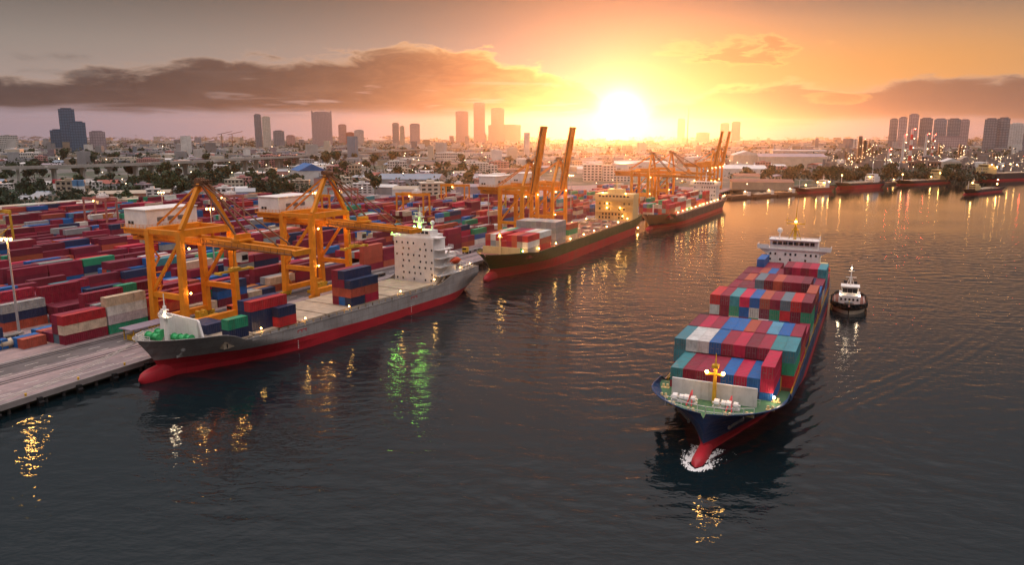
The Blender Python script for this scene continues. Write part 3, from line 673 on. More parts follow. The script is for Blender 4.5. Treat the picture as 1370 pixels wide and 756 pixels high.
# ---- the charcoal ship beyond
TS = ((83, 458.6), R(28))
ts = empty('container_ship', (*TS[0], 0), -TS[1], 'charcoal hulled container ship with a white bridge, ahead of the green ship', 'ship')
top = [(0, 9.6), (18, 9.0), (24, 7.2), (140, 6.9), (178, 7.6)]
hull(ts, 178, 11.6, lambda y: 2.2, top, 5, .4, 50, 24, HULL_DARK, [(0, 8.2), (20, 7.6), (24, 6.0), (178, 6.2)], DECKR, ztr=2.5)
for y0, y1 in [(14 + 13 * i, 26.4 + 13 * i) for i in range(9)]: MB().box(-10.2, 10.2, y0, y1, 5.8, 7.0).obj('hatch_cover', DECKR, ts)
house = MB().box(-9, 9, 142, 153, 6.2, 19.6).box(-11.4, 11.4, 141.6, 147, 19.62, 22.4).obj('deckhouse', WHITE, ts)
ports(house, [(z, [-7.6 + 1.9 * i for i in range(9)]) for z in (9, 12, 15, 18)], 141.95, GLASS, .4, .2)
for i in range(8): MB().box(-8 + i * 2, -6.7 + i * 2, 141.5, 141.7, 20.6, 21.7).obj('bridge_window', GLASS, house)
MB().beam((0, 145, 22.4), (0, 145, 29), .9, .9, .3, .3).box(-2, 2, 144.7, 145.3, 26.5, 26.8).obj('radar_mast', WHITE, ts)
MB().box(-3, 3, 155, 161, 6.2, 18).obj('funnel', CREAM, ts)
MB().ball((10, 152, 11.5), 1.2, 8, 5).obj('lifeboat', ORANGE, ts)
MB().rail([(11.3, 26, 7), (11.3, 140, 7)], 1.6, .22, 3.2).obj('railing', WHITE, ts)
MB().rail([(10, 156, 7.4), (8.6, 177, 7.6), (-8, 177, 7.6)], 2, .2, 3).obj('railing', WHITE, ts)
for x, y, z in [(10.9, 30 + 11 * i, 9.0) for i in range(11)] + [(0, 12, 14), (8, 141, 23), (-8, 141, 23), (9.5, 165, 10), (8.5, 175, 10)]: MB().ball((x, y, z), .3).obj('lamp', L_WARM, ts)
MB().cyl((0, 12, 7.6), (0, 12, 15), .4).obj('foremast', WHITE, ts)

# ---- the tug
TG = gnd(1135, 421, 0); tg = empty('tugboat', (*TG, 0), -R(24), 'small black tugboat with tyre fenders and white wheelhouse beside the blue ship', 'tugboat')
top = [(0, 3.4), (8, 2.9), (20, 2.3), (27, 2.6)]
def tug_hb(y, z):
    u = min(1, max(0, y / 9.0)); wd = 5.6 * math.sin(u * math.pi / 2) ** .62 if u > 0 else 0
    if y > 20: wd *= 1 - .35 * ((y - 20) / 7) ** 2
    return wd * (.86 + .14 * min(1, max(0, z / 3)))
ys = [9 * (i / 12) ** 1.5 for i in range(13)] + [9 + 18 * i / 12 for i in range(1, 13)]
for nm_, z0f, z1f, mm in (('boot_top', lambda y: -1, lambda y: 1.15, mat('tan boot paint', (.48, .38, .28), .6, 0, .3, .5, .4)), ('hull', lambda y: 1.15, lambda y: interp(top, y), mat('black hull', (.018, .017, .018), .5))):
    b = MB()
    for sg in (-1, 1):
        b.rows([[(sg * tug_hb(y + .03, z0f(y) + (z1f(y) - z0f(y)) * k / 3), y, z0f(y) + (z1f(y) - z0f(y)) * k / 3) for k in range(4)] for y in ys])
    b.face([(-tug_hb(27, z0f(27)), 27, z0f(27)), (tug_hb(27, z0f(27)), 27, z0f(27)), (tug_hb(27, z1f(27)), 27, z1f(27)), (-tug_hb(27, z1f(27)), 27, z1f(27))]); b.obj(nm_, mm, tg)
MB().rows([[(-tug_hb(y + .02, 2) + .1, y, interp(top, y) - .9), (tug_hb(y + .02, 2) - .1, y, interp(top, y) - .9)] for y in ys]).obj('deck', DECKR, tg)
tyre = MB(); rws = []
for i in range(10):
    e = 6.283 * i / 10; rws.append([((.62 + .26 * math.cos(f)) * math.cos(e), .26 * math.sin(f), (.62 + .26 * math.cos(f)) * math.sin(e)) for f in [k * 6.283 / 6 for k in range(6)]])
rws.append(rws[0]); tme = tyre.rows(rws, True).mesh('tyre_fender'); tme.materials.append(RUBBER)
for sg in (-1, 1):
    for y in (.25, 1.0, 2.2, 3.8, 5.6, 7.6, 9.8, 12.2, 14.8, 17.6, 20.4):
        o = link('tyre_fender', tme, None, tg); xx = tug_hb(y, 2); dx_ = (tug_hb(y + .3, 2) - tug_hb(max(.02, y - .2), 2)) / .5
        o.location = (sg * (xx + .2), y - .15, interp(top, y) - .75); o.rotation_euler = (0, 0, sg * (math.atan2(1, dx_) ) + (0 if sg > 0 else 0))
th = MB().box(-3.3, 3.3, 8, 17, 1.8, 4.6).obj('deckhouse', WHITE, tg)
ports(th, [(3.4, [-2.5, -1.2, 0, 1.2, 2.5])], 7.95, DARK, .3, 0)
wb = MB().quadbox([(-2.3, 9.2, 4.62), (2.3, 9.2, 4.62), (2.3, 13.5, 4.62), (-2.3, 13.5, 4.62), (-2.7, 8.9, 7.4), (2.7, 8.9, 7.4), (2.7, 13.7, 7.4), (-2.7, 13.7, 7.4)]).box(-2.9, 2.9, 8.6, 13.9, 7.42, 7.65).obj('wheelhouse', WHITE, tg)
for i in range(3): MB().quadbox([(-2.25 + i * 1.55, 8.95, 5.5), (-.85 + i * 1.55, 8.95, 5.5), (-.85 + i * 1.55, 9.05, 5.5), (-2.25 + i * 1.55, 9.05, 5.5), (-2.4 + i * 1.6, 8.8, 7.0), (-.85 + i * 1.6, 8.8, 7.0), (-.85 + i * 1.6, 8.95, 7.0), (-2.4 + i * 1.6, 8.95, 7.0)]).obj('wheelhouse_window', GLASS, wb)
MB().cyl((0, 12, 7.65), (0, 12, 14.6), .22, .1).box(-1.6, 1.6, 11.9, 12.1, 10.2, 10.4).box(-.9, .9, 11.9, 12.1, 12.4, 12.55).beam((-1.1, 13, 7.65), (0, 12.1, 11), .14, .14).beam((1.1, 13, 7.65), (0, 12.1, 11), .14, .14).obj('mast', WHITE, tg)
MB().cyl((-1.6, 15.5, 4.6), (-1.6, 15.5, 8.4), .55).cyl((1.6, 15.5, 4.6), (1.6, 15.5, 8.4), .55).obj('funnel', DARK, tg)
windlass(tg, 0, 4.5, 2.0, STEEL); MB().rail([(-4.4, 5, 2.2), (-4.6, 18, 1.6)], 1.5, .07, 1.5).rail([(4.4, 5, 2.2), (4.6, 18, 1.6)], 1.5, .07, 1.5).obj('railing', WHITE, tg)
for x in (-2.9, 2.9): MB().ball((x, 8.4, 4.9), .26).obj('lamp', L_WHITE, tg)
MB().ball((0, 11.7, 13.4), .22).obj('lamp', L_WHITE, tg)
MB().cyl((0, 6.5, 1.6), (0, 6.5, 3.3), .3).obj('tow_post', CREAM, tg)

# ---- far vessels by the opposite bank
def far_ship(name, label, pa, pb, HB, zr, zt, mh, houses, house_at, hh, lamps, cat='ship', bulb=False):
    A_, B_ = Vector(gnd(*pa, 0)), Vector(gnd(*pb, 0)); dd_ = B_ - A_; L = dd_.length; th_ = math.atan2(dd_.x, dd_.y)
    r = empty(name, (*A_, 0), -th_, label, cat)
    hull(r, L, HB, lambda y: zr, [(0, zt + 1.6), (L * .1, zt + 1.0), (L * .14, zt), (L * .8, zt), (L * .86, zt + .8), (L, zt + 1)], L * .03, -L * .02, L * .25, L * .14, mh, [(0, zt + .6), (L * .12, zt), (L * .15, zt - .7), (L, zt - .6)], DECKR, run=L * .2, ztr=1)
    w0 = HB * .75; y0 = L * house_at
    h = MB().box(-w0, w0, y0, y0 + L * .12, zt - .8, zt + hh * .7).box(-w0 * .8, w0 * .8, y0 + L * .01, y0 + L * .1, zt + hh * .7 + .02, zt + hh).obj('deckhouse', houses, r)
    ports(h, [(zt + hh * .2, [-w0 * .7 + w0 * .28 * i for i in range(6)]), (zt + hh * .5, [-w0 * .7 + w0 * .28 * i for i in range(6)])], y0 - .05, DARK, .45, .2)
    MB().box(-w0 * .7, w0 * .7, y0 + L * .005, y0 + L * .011, zt + hh * .8, zt + hh * .92).obj('bridge_window', GLASS, h)
    MB().cyl((0, y0 + L * .05, zt + hh), (0, y0 + L * .05, zt + hh + 6), .35, .15).box(-1.5, 1.5, y0 + L * .05 - .2, y0 + L * .05 + .2, zt + hh + 3, zt + hh + 3.3).obj('radar_mast', WHITE, r)
    MB().cyl((0, L * .1, zt), (0, L * .1, zt + 9), .4, .2).obj('foremast', WHITE, r)
    MB().box(-1.2, 1.2, y0 + L * .125, y0 + L * .16, zt, zt + hh * .9).obj('funnel', mh, r)
    for i in range(4):
        yy = L * (.2 + .14 * i)
        if not (y0 - L * .06 < yy < y0 + L * .14): MB().box(-w0, w0, yy, yy + L * .1, zt - .8, zt + .7).obj('hatch_cover', DECKT, r)
    for x, y, z in lamps: MB().ball((x * HB, y * L, zt + z), .55).obj('lamp', L_WARM if z < 20 else L_RED, r)
    return r
RED_H = mat('red hull paint', (.26, .03, .03), .5, 0, .25, .2, .3)
far_ship('coaster', 'red coaster with lit deck lamps moored beside the barges', (1064, 258.5), (1111, 255), 6, 1.2, 4, RED_H, WHITE, .72, 8, [(0, .6, 6), (.6, .7, 5), (.6, .85, 6), (.5, .2, 4)])
far_ship('tanker', 'long red hulled tanker with white stern house by the far bank', (1119, 253.5), (1176, 250), 8, 4.2, 6.2, HULL_DARK, WHITE, .76, 9, [(0, .75, 6), (.4, .9, 3), (0, .1, 9)])
far_ship('bulk_carrier', 'dark bulk carrier with cream house moored below the refinery', (1199, 247.6), (1268, 243.5), 9, 1.6, 4.4, HULL_DARK, CREAM, .72, 12, [(.7, .55, 4), (.7, .72, 8), (.4, .86, 8), (0, .1, 8)])
far_ship('coaster', 'small dark coaster with red waterline under way on the far river', (1289, 260.5), (1338, 255), 6, 1.5, 4.0, HULL_DARK, CREAM, .18, 6, [(0, .2, 7), (.5, .8, 4), (0, .9, 8)])
far_ship('cargo_ship', 'large dark cargo ship with bright floodlights near the refinery jetty', (1303, 242), (1392, 238.5), 11, 2, 9, HULL_DARK, CREAM, .1, 12, [(.8, .3, 10), (.8, .4, 12), (.8, .5, 11), (.8, .6, 22), (.8, .72, 11), (.9, .2, 9), (.9, .12, 12)])
for i, (x0, y0, x1, y1, lb_) in enumerate(((972, 266.5, 1003, 264, 'rusty flat barge moored beyond the stern of the charcoal ship'), (1006, 264.5, 1034, 262, 'rusty barge loaded with sand heaps beside the coaster'), (1036, 262, 1062, 260, 'empty rusty barge moored right behind the red coaster'), (1178, 247.5, 1200, 246, 'low grey barge moored between the tanker and bulk carrier'))):
    A_, B_ = Vector(gnd(x0, y0, 0)), Vector(gnd(x1, y1, 0)); L = (B_ - A_).length
    r = empty('barge', (*A_, 0), -math.atan2((B_ - A_).x, (B_ - A_).y), lb_, 'barge', None)
    hb_ = MB(); hb_.quadbox([(-4, 1.5, -1), (4, 1.5, -1), (4, L - 1.5, -1), (-4, L - 1.5, -1), (-4.5, 0, 1.9), (4.5, 0, 1.9), (4.5, L, 1.9), (-4.5, L, 1.9)]); hb_.obj('hull', RUST if i != 3 else STEEL, r)
    MB().box(-3.4, 3.4, 3, L * .75, 1.9, 2.9).obj('hold_coaming', RUST, r)
    if i == 1: MB().taper(0, L * .3, 2.5, 4.6, 3, L * .16, .5, L * .05).taper(0, L * .58, 2.5, 4.3, 3, L * .12, .4, L * .04).obj('sand_heap', mat('sand', (.42, .30, .2), .9), r)
    MB().box(-2.6, 2.6, L * .8, L * .93, 1.9, 5.2).box(-3, 3, L * .79, L * .94, 5.22, 5.4).obj('cabin', WHITE, r)
    MB().ball((0, L * .78, 6), .4).obj('lamp', L_WARM, r)

# ================================================================== QUAY CRANES
def crane(name, label, a, raised, group=None):
    """local x points seaward, y along the quay away from the camera"""
    r = empty(name, (*q2w(a, 21.5), QZ), -QT, label, 'crane', group)
    X, Y, ZT = 6.5, 9.2, 28.6; GZ = 24.4
    for sx in (-1, 1):
        for sy in (-1, 1):
            MB().beam((sx * X, sy * Y, 1.6), (sx * X, sy * (Y - .5), ZT), 1.9, 1.6, 1.7, 1.5).obj('leg', YELLOW, r)
            bg_ = MB().box(sx * X - .5, sx * X + .5, sy * Y - 2.3, sy * Y + 2.3, .7, 1.5)
            for k in (-1.7, -.6, .6, 1.7): bg_.cyl((sx * X - .35, sy * Y + k, .45), (sx * X + .35, sy * Y + k, .45), .42, n=8)
            bg_.obj('bogie', YELLOW2 if sx < 0 else YELLOW, r)
        MB().box(sx * X - .75, sx * X + .75, -Y - .9, Y + .9, 1.6, 3.3).obj('sill_beam', YELLOW, r)
        MB().box(sx * X - .8, sx * X + .8, -Y + .4, Y - .4, ZT - 1.4, ZT + .5).obj('cross_beam', YELLOW, r)
    for sy in (-1, 1):
        yy = sy * (Y - .2)
        MB().beam((-X, yy, 10.2), (X, yy, 10.2), 1.2, 1.5).obj('portal_beam', YELLOW, r)
        MB().beam((-X + .4, yy, 11), (X - .4, yy - sy * .2, ZT - 3), .8, .8).obj('brace', YELLOW, r)
        MB().beam((-X, yy - sy * .25, ZT - .4), (X, yy - sy * .25, ZT - .4), 1.0, 1.3).obj('upper_beam', YELLOW, r)
        MB().beam((X, sy * (Y - 1), ZT + .5), (X, sy * 1.0, ZT + 12.6), 1.25, 1.1).obj('apex_leg', YELLOW, r)
        MB().beam((X - .3, sy * 1.3, ZT + 12.2), (-15.5, sy * 2.2, ZT - 2.2), .45, .45).obj('backstay', YELLOW, r)
    ap = MB().box(X - 1.6, X + 1.6, -2.2, 2.2, ZT + 12.3, ZT + 12.6).box(X - .9, X + .9, -1.4, 1.4, ZT + 12.6, ZT + 13.6)
    for k in (-1.1, -.4, .4, 1.1): ap.cyl((X - .9, k - .2, ZT + 13.7), (X - .9, k + .2, ZT + 13.7), .75, n=10); ap.cyl((X + 1.0, k - .2, ZT + 13.4), (X + 1.0, k + .2, ZT + 13.4), .6, n=10)
    ap.rail([(X - 1.6, -2.2, ZT + 12.6), (X + 1.6, -2.2, ZT + 12.6), (X + 1.6, 2.2, ZT + 12.6), (X - 1.6, 2.2, ZT + 12.6), (X - 1.6, -2.2, ZT + 12.6)], 1.1, .1, 1.1).obj('apex_sheaves', RUST, r)
    for sy in (-1, 1): MB().box(-22, X + 1.6, sy * 2.3 - .5, sy * 2.3 + .5, GZ - .2, GZ + 1.9).obj('girder', YELLOW, r)
    gt = MB()
    for k in range(8): gt.box(-18.8 + k * 3.5, -18.4 + k * 3.5, -1.75, 1.75, GZ + .8, GZ + 1.2)
    gt.obj('girder_ties', RUST, r, 'stuff')
    hang = MB()
    for x in (-X, X):
        for sy in (-1, 1): hang.box(x - .35, x + .35, sy * 2.3 - .35, sy * 2.3 + .35, GZ + 1.9, ZT - 1.4)
    hang.obj('hanger', YELLOW, r)
    wk = MB().box(-19, X + 1, -3.9, -2.85, GZ + .6, GZ + .72).rail([(-19, -3.85, GZ + .72), (X + 1, -3.85, GZ + .72)], 1.1, .09, 2); wk.obj('walkway', YELLOW, r)
    # boom, hinged just outside the sea legs
    hx, hz = X + 1.9, GZ + .9
    e = empty('boom', (hx, 0, hz), 0); e.parent = r; e.rotation_euler = (0, -R(80) if raised else R(1.4), 0)
    for sy in (-1, 1): MB().beam((0, sy * 2.1, 0), (34, sy * 2.1, 0), 1.0, 2.2, .9, 1.6).obj('boom_girder', YELLOW, e)
    bt = MB()
    for k in range(9): bt.box(1 + k * 4.1, 1.4 + k * 4.1, -1.6, 1.6, -.2, .2)
    bt.box(33.4, 34.6, -3, 3, -.7, .7).obj('boom_ties', YELLOW, e)
    MB().box(0, 34, -3.7, -2.62, -.4, -.28).rail([(0, -3.65, -.28), (34, -3.65, -.28)], 1.1, .09, 2.4).obj('boom_walkway', RUST, e)
    MB().box(11, 14.2, -2.7, 2.7, 1.15, 1.7).box(12.2, 13, -2.6, 2.6, 1.7, 3.1).obj('stay_bracket', YELLOW, e)
    if not raised:
        for sy in (-1, 1):
            MB().beam((X + .8, sy * 1.1, ZT + 12.8), (hx + 12.6, sy * 2.1, hz + 2.4), .4, .5).obj('forestay', RUST, r)
            MB().beam((X + .8, sy * .8, ZT + 13.0), (hx + 28, sy * 2.1, hz + .6), .3, .3).obj('forestay', RUST, r)
        tx, tz = 17, 20.3
        tr = MB().box(tx - 2, tx + 2, -1.5, 1.5, GZ - 1.0, GZ - .35).obj('trolley', RUST, r)
        rp = MB()
        for rx in (-1.2, 1.2):
            for ry in (-1.1, 1.1): rp.cyl((tx + rx, ry, GZ - 1), (tx + rx * .8, ry, GZ - 6.2), .06, n=4)
        rp.obj('hoist_ropes', DARK, r)
        MB().box(tx - 1.2, tx + 1.2, -6, -5.4, GZ - 7.4, GZ - 6.7).box(tx - 1.2, tx + 1.2, 5.4, 6, GZ - 7.4, GZ - 6.7).box(tx - .4, tx + .4, -5.4, 5.4, GZ - 7.2, GZ - 6.7).box(tx - 1.1, tx + 1.1, -1.4, 1.4, GZ - 6.7, GZ - 6.1).obj('spreader', YELLOW2, r)
        MB().box(tx + 2.4, tx + 4.4, -1.2, 1.2, GZ - 4.2, GZ - 1.6).obj('cab', WHITE, r)
        MB().box(tx + 4.41, tx + 4.46, -1.0, 1.0, GZ - 3.6, GZ - 2.2).obj('cab_window', GLASS, r)
    else:
        for sy in (-1, 1): MB().beam((X + .8, sy * 1.0, ZT + 12.8), (hx + 4.5, sy * 2.0, hz + 21), .3, .35).obj('forestay', YELLOW, r)
    hz0 = ZT - .4; y0h, y1h = -5.5, 12.0
    mh = MB().box(-21, -11.3, y0h, y1h, hz0, hz0 + 5.2).box(-21.3, -11, y0h - .3, y1h + .3, hz0 + 5.22, hz0 + 5.5).obj('machinery_house', WHITE, r)
    for x in (-19, -17.6): MB().box(x - .5, x + .5, y0h - .07, y0h + .1, hz0 + 1.0, hz0 + 1.9).obj('house_louver', DARK, mh)
    for yv in (-2, 1.5, 5): MB().box(-11.33, -11.2, yv, yv + 2.3, hz0 + 1.8, hz0 + 3.0).obj('house_louver', STEEL, mh)
    mh2 = MB().box(-22, -10.2, y0h - .9, y1h + .9, hz0 - .4, hz0 - .02).rail([(-10.25, y0h - .8, hz0), (-10.25, y1h + .8, hz0)], 1.1, .09, 1.6).rail([(-21.9, y0h - .8, hz0), (-10.25, y0h - .8, hz0)], 1.1, .09, 1.6)
    mh2.obj('house_platform', YELLOW, r)
    MB().box(-21.6, -10.6, y0h - .3, y0h + .5, hz0 - 1.8, hz0 - .42).box(-21.6, -10.6, y1h - .5, y1h + .3, hz0 - 1.8, hz0 - .42).box(-21.4, -20.4, y0h + .5, y1h - .5, hz0 - 1.7, hz0 - .42).box(-12, -11, y0h + .5, y1h - .5, hz0 - 1.7, hz0 - .42).obj('platform_girder', YELLOW, r)
    rf_ = MB()
    for x, y, hgt in ((-18, -5, 3.5), (-18, 0, 4.5), (-18, 4, 3.2), (-14, -3, 3), (-14, 2, 4)): rf_.box(x - .8, x + .8, y - .5, y + .5, ZT - .6 - hgt * .6, ZT - .62)
    rf_.obj('cable_gear', RUST, r)
    sx_ = MB()
    for k in range(6):
        z0 = 3.3 + k * 4.2; y0 = -Y + 1.2; sx_.beam((-X - 1.3, y0 + (0 if k % 2 else 3), z0), (-X - 1.3, y0 + (3 if k % 2 else 0), z0 + 4.2), .8, .18).box(-X - 1.8, -X - .8, y0 - .5, y0 + 3.5, z0 + 4.1, z0 + 4.2)
    sx_.obj('stairway', YELLOW, r)
    for p in ((X + 1.2, -7, GZ - .5), (X + 1.2, 7, GZ - .5), (X + 1.3, -Y + 1.5, 11.4)):
        MB().ball(p, .26).obj('floodlight', L_CRANE, r)
    return r
CR = ((66.5, 0, 'yellow quay crane with lowered boom over the bow of the grey ship'), (118, 0, 'yellow quay crane with lowered boom beside the grey ship deckhouse'), (272, 1, 'yellow quay crane with raised boom above the bow of the green ship'), (309, 1, 'yellow quay crane with raised boom beside the green ship midships'), (480, 0, 'yellow quay crane with lowered boom over the charcoal ship bow'), (531, 0, 'yellow quay crane with lowered boom over the charcoal ship midships'), (676, 1, 'yellow quay crane with raised boom just beyond the charcoal ship bridge'), (709, 1, 'yellow quay crane with raised boom standing last on the quay'))
for a, up, lb_ in CR: crane('quay_crane', lb_, a, up, 'quay cranes')

# ================================================================== CONTAINERS
CC = {'maroon': (.27, .018, .046), 'dark maroon': (.18, .018, .040), 'crimson': (.50, .018, .065), 'red': (.52, .028, .034), 'rust red': (.44, .085, .05), 'blue': (.016, .125, .38), 'navy': (.022, .035, .095), 'light blue': (.10, .29, .42), 'teal': (.05, .24, .28), 'green': (.03, .30, .16), 'white': (.66, .62, .58), 'cream': (.60, .47, .33), 'grey': (.30, .31, .31), 'slate': (.13, .18, .22), 'orange': (.55, .20, .04)}
def container_mesh(L):
    b = MB(); hw, h = 1.22, 2.58; hl = L / 2; fr = .14
    for sx in (-1, 1):
        for sy in (-1, 1): b.box(sx * hw - (fr if sx > 0 else 0), sx * hw + (0 if sx > 0 else fr), sy * hl - (fr if sy > 0 else 0), sy * hl + (0 if sy > 0 else fr), 0, h)
        for z0 in (0, h - fr): b.box(sx * hw - (fr if sx > 0 else 0), sx * hw + (0 if sx > 0 else fr), -hl + fr, hl - fr, z0, z0 + fr)
        n = 20 if L > 8 else 10; pts = []
        for k in range(n):
            y0 = -hl + fr + (L - 2 * fr) * k / n; st = (L - 2 * fr) / n
            pts += [(y0, .02), (y0 + st * .3, .02), (y0 + st * .5, .085), (y0 + st * .8, .085)]
        pts.append((hl - fr, .02))
        b.rows([[(sx * (hw - dx_), y, z) for y, dx_ in pts] for z in (fr, h - fr)])
    for sy in (-1, 1):
        for z0 in (0, h - fr): b.box(-hw + fr, hw - fr, sy * hl - (fr if sy > 0 else 0), sy * hl + (0 if sy > 0 else fr), z0, z0 + fr)
        n = 5; pts = []
        for k in range(n):
            x0 = -hw + fr + (2 * hw - 2 * fr) * k / n; st = (2 * hw - 2 * fr) / n; pts += [(x0, .03), (x0 + st * .3, .03), (x0 + st * .5, .08), (x0 + st * .8, .08)]
        pts.append((hw - fr, .03)); b.rows([[(x, sy * (hl - d_), z) for x, d_ in pts] for z in (fr, h - fr)])
    n = 12 if L > 8 else 6; pts = []
    for k in range(n):
        y0 = -hl + fr + (L - 2 * fr) * k / n; st = (L - 2 * fr) / n; pts += [(y0, .05), (y0 + st * .3, .05), (y0 + st * .5, .02), (y0 + st * .8, .02)]
    pts.append((hl - fr, .05)); b.rows([[(x, y, h - d_) for y, d_ in pts] for x in (-hw + fr, hw - fr)])
    b.face([(-hw + .05, -hl + .05, .1), (hw - .05, -hl + .05, .1), (hw - .05, hl - .05, .1), (-hw + .05, hl - .05, .1)])
    me = b.mesh('container'); me.materials.append(PAINT); return me
CM = {40: container_mesh(12.19), 20: container_mesh(6.06)}
dm = MB().box(-.53, .53, -.03, .03, 0, 2.26).box(-.45, .45, -.045, -.03, .25, .95).box(-.45, .45, -.045, -.03, 1.3, 2.0).mesh('door'); dm.materials.append(PAINT)
rm = MB()
for x in (-.3, .3): rm.cyl((x, -.07, .02), (x, -.07, 2.24), .03, n=5)
rm.box(-.3, .3, -.1, -.06, 1.05, 1.12); rme = rm.mesh('locking_bar'); rme.materials.append(STEEL)
CAND = []
def add_c(x, y, z, th, size, colour, label, group, door=False, prio=1.0):
    if len(label.split()) > 16: label = label.replace(' one,', ',')
    CAND.append((math.dist((x, y, z), (0, 0, CAMH)) / prio, x, y, z, th, size, colour, label, group, door))
ORD = ['first', 'second', 'third', 'fourth', 'fifth', 'sixth', 'seventh', 'eighth', 'ninth', 'tenth', 'eleventh']
TIER = ['bottom', 'second', 'third', 'top', 'fifth']
def f_loc(fr, x, y):
    (ox, oy), t = fr; return ox + y * math.sin(t) + x * math.cos(t), oy + y * math.cos(t) - x * math.sin(t)
def stacks(fr, ship, bays, z0, cols, grid, rs, pitch=2.47, th=2.6, edge='port'):
    """bays: list of y of the front end; grid[bay][col] = list of colours from bottom to top. Only boxes with a side in the open are kept."""
    for bi, by in enumerate(bays):
        for ci in range(cols):
            st = grid[bi][ci]
            for k, colr in enumerate(st):
                ah = len(grid[bi - 1][ci]) if bi > 0 and by - bays[bi - 1] < 13.2 else 0
                rt = len(grid[bi][ci + 1]) if ci + 1 < cols else 0
                lf = len(grid[bi][ci - 1]) if ci > 0 else 0
                if k < len(st) - 1 and ah > k and rt > k and lf > k: continue
                x = (ci - (cols - 1) / 2) * pitch; wx, wy = f_loc(fr, x, by + 6.1)
                lb_ = f"{colr} container, {ORD[cols - 1 - ci]} row from {edge}, tier {k + 1}, {ORD[bi]} bay of the {ship}"
                add_c(wx, wy, z0 + k * th, fr[1], 40, colr, lb_, 'containers on the ' + ship, rs.random() < .5, 1.0)
rs = random.Random(21)
POOL = ['maroon'] * 6 + ['dark maroon'] * 5 + ['crimson'] * 4 + ['red'] * 3 + ['rust red'] * 3 + ['blue'] * 4 + ['navy'] * 3 + ['light blue', 'teal', 'green', 'white', 'cream', 'grey', 'slate']
def fill(h, tops=None, second=None):
    g = []
    for c_ in range(10):
        n_ = h[c_] if isinstance(h, (list, tuple)) else h
        col = [rs.choice(POOL) for _ in range(n_)]
        if n_ and tops and tops[c_]: col[-1] = tops[c_]
        if n_ > 1 and second and second[c_]: col[-2] = second[c_]
        g.append(col)
    return g
M, DM, CRM, RD, RU, BL, NV, LB, TL, GR, WH, CRE, GY, SL = 'maroon', 'dark maroon', 'crimson', 'red', 'rust red', 'blue', 'navy', 'light blue', 'teal', 'green', 'white', 'cream', 'grey', 'slate'
G1 = [fill([0, 2, 2, 2, 2, 2, 2, 2, 3, 0], [None, TL, M, M, M, BL, CRM, BL, CRM, None], [None, M, DM, M, M, BL, M, NV, CRM, None]),
      fill(3, [TL, WH, WH, BL, M, CRM, DM, M, TL, TL], [TL, RD, RD, NV, NV, CRM, M, M, TL, GR]),
      fill(3, [DM, CRM, M, BL, BL, RU, M, LB, BL, M]),
      fill([1, 1, 1, 1, 1, 2, 2, 1, 1, 2], [WH, WH, WH, WH, GY, WH, TL, WH, GR, M]),
      fill(4, [RD, M, TL, CRM, BL, RU, M, SL, RD, DM], [WH, M, GR, BL, WH, DM, GR, RD, M, GR]),
      fill([3, 3, 2, 2, 2, 3, 3, 3, 3, 4], [DM, M, WH, WH, GY, M, M, M, TL, RU]),
      fill([3, 3, 3, 4, 4, 4, 4, 4, 4, 3], [M, DM, M, SL, M, RU, M, M, DM, BL]),
      fill([3, 3, 3, 3, 3, 3, 3, 3, 3, 3], [DM, RU, M, BL, BL, BL, M, M, NV, M]),
      fill([3, 3, 3, 3, 3, 4, 4, 4, 4, 4], [DM, M, RU, BL, M, M, CRM, M, CRM, TL], [M] * 5 + [M, M, CRM, RD, TL]),
      fill([2, 4, 3, 3, 2, 2, 2, 2, 2, 2], [M, BL, M, M, M, M, M, M, M, M])]
stacks(SHIP_R, 'blue ship', [20.05, 32.85, 45.55, 57.85 + .4, 69.95, 82.85, 95.85, 108.75, 121.65, 134.3 - .35], 6.32, 10, G1, rs)
# the grey ship: a few stacks
def ship_box(fr, ship, x, y, z, size, colr, where): 
    wx, wy = f_loc(fr, x, y + (6.1 if size == 40 else 3.05)); add_c(wx, wy, z, fr[1], size, colr, f"{colr} container {where}", 'containers on the ' + ship, False, 1.6)
Z = 7.42
for k, cs in enumerate(((NV, CRM), (RU, RU), (NV, NV), (M, NV))):
    z = Z + k * 2.6
    if k in (0, 1):
        ship_box(GS, 'grey ship', 8.2, 62.3, z, 20, cs[0], f"short, tier {k + 1}, forward half of the grey ship tall stack"); ship_box(GS, 'grey ship', 8.2, 68.5, z, 20, cs[1], f"short, tier {k + 1}, aft half of the grey ship tall stack")
        ship_box(GS, 'grey ship', 5.7, 62.3, z, 40, [BL, RU][k], f"tier {k + 1}, inner row of the grey ship tall stack")
    else:
        if k == 2: ship_box(GS, 'grey ship', 8.2, 62.3, z, 40, NV, "long, third tier on the outer row of the grey ship tall stack"); ship_box(GS, 'grey ship', 5.7, 62.3, z, 40, M, "third tier, inner row of the grey ship tall stack")
        else: ship_box(GS, 'grey ship', 5.7, 62.3, z, 40, NV, "topmost on the tall stack ahead of the grey ship deckhouse"); ship_box(GS, 'grey ship', 3.2, 62.3, z, 40, M, "at the top inner row of the grey ship tall stack")
for k in range(4): ship_box(GS, 'grey ship', 3.2, 62.3, Z + k * 2.6, 40, [M, RU, M, NV][k], f"tier {k + 1} of the innermost row of the grey ship tall stack") if k < 3 else None
ship_box(GS, 'grey ship', 8.2, 18.6, Z, 20, NV, 'short, under the green one, grey ship bow'); ship_box(GS, 'grey ship', 8.2, 18.6, Z + 2.6, 20, GR, 'short, bright green roof, near the grey ship bow')
for x in (6.2, 3.7):
    ship_box(GS, 'grey ship', x, 27.4, Z, 40, NV, f"at the bottom of the red-topped stack on the grey ship, {'outer' if x > 5 else 'inner'} row")
    ship_box(GS, 'grey ship', x, 27.4, Z + 2.6, 40, NV, f"mid tier of the red-topped stack on the grey ship, {'outer' if x > 5 else 'inner'} row")
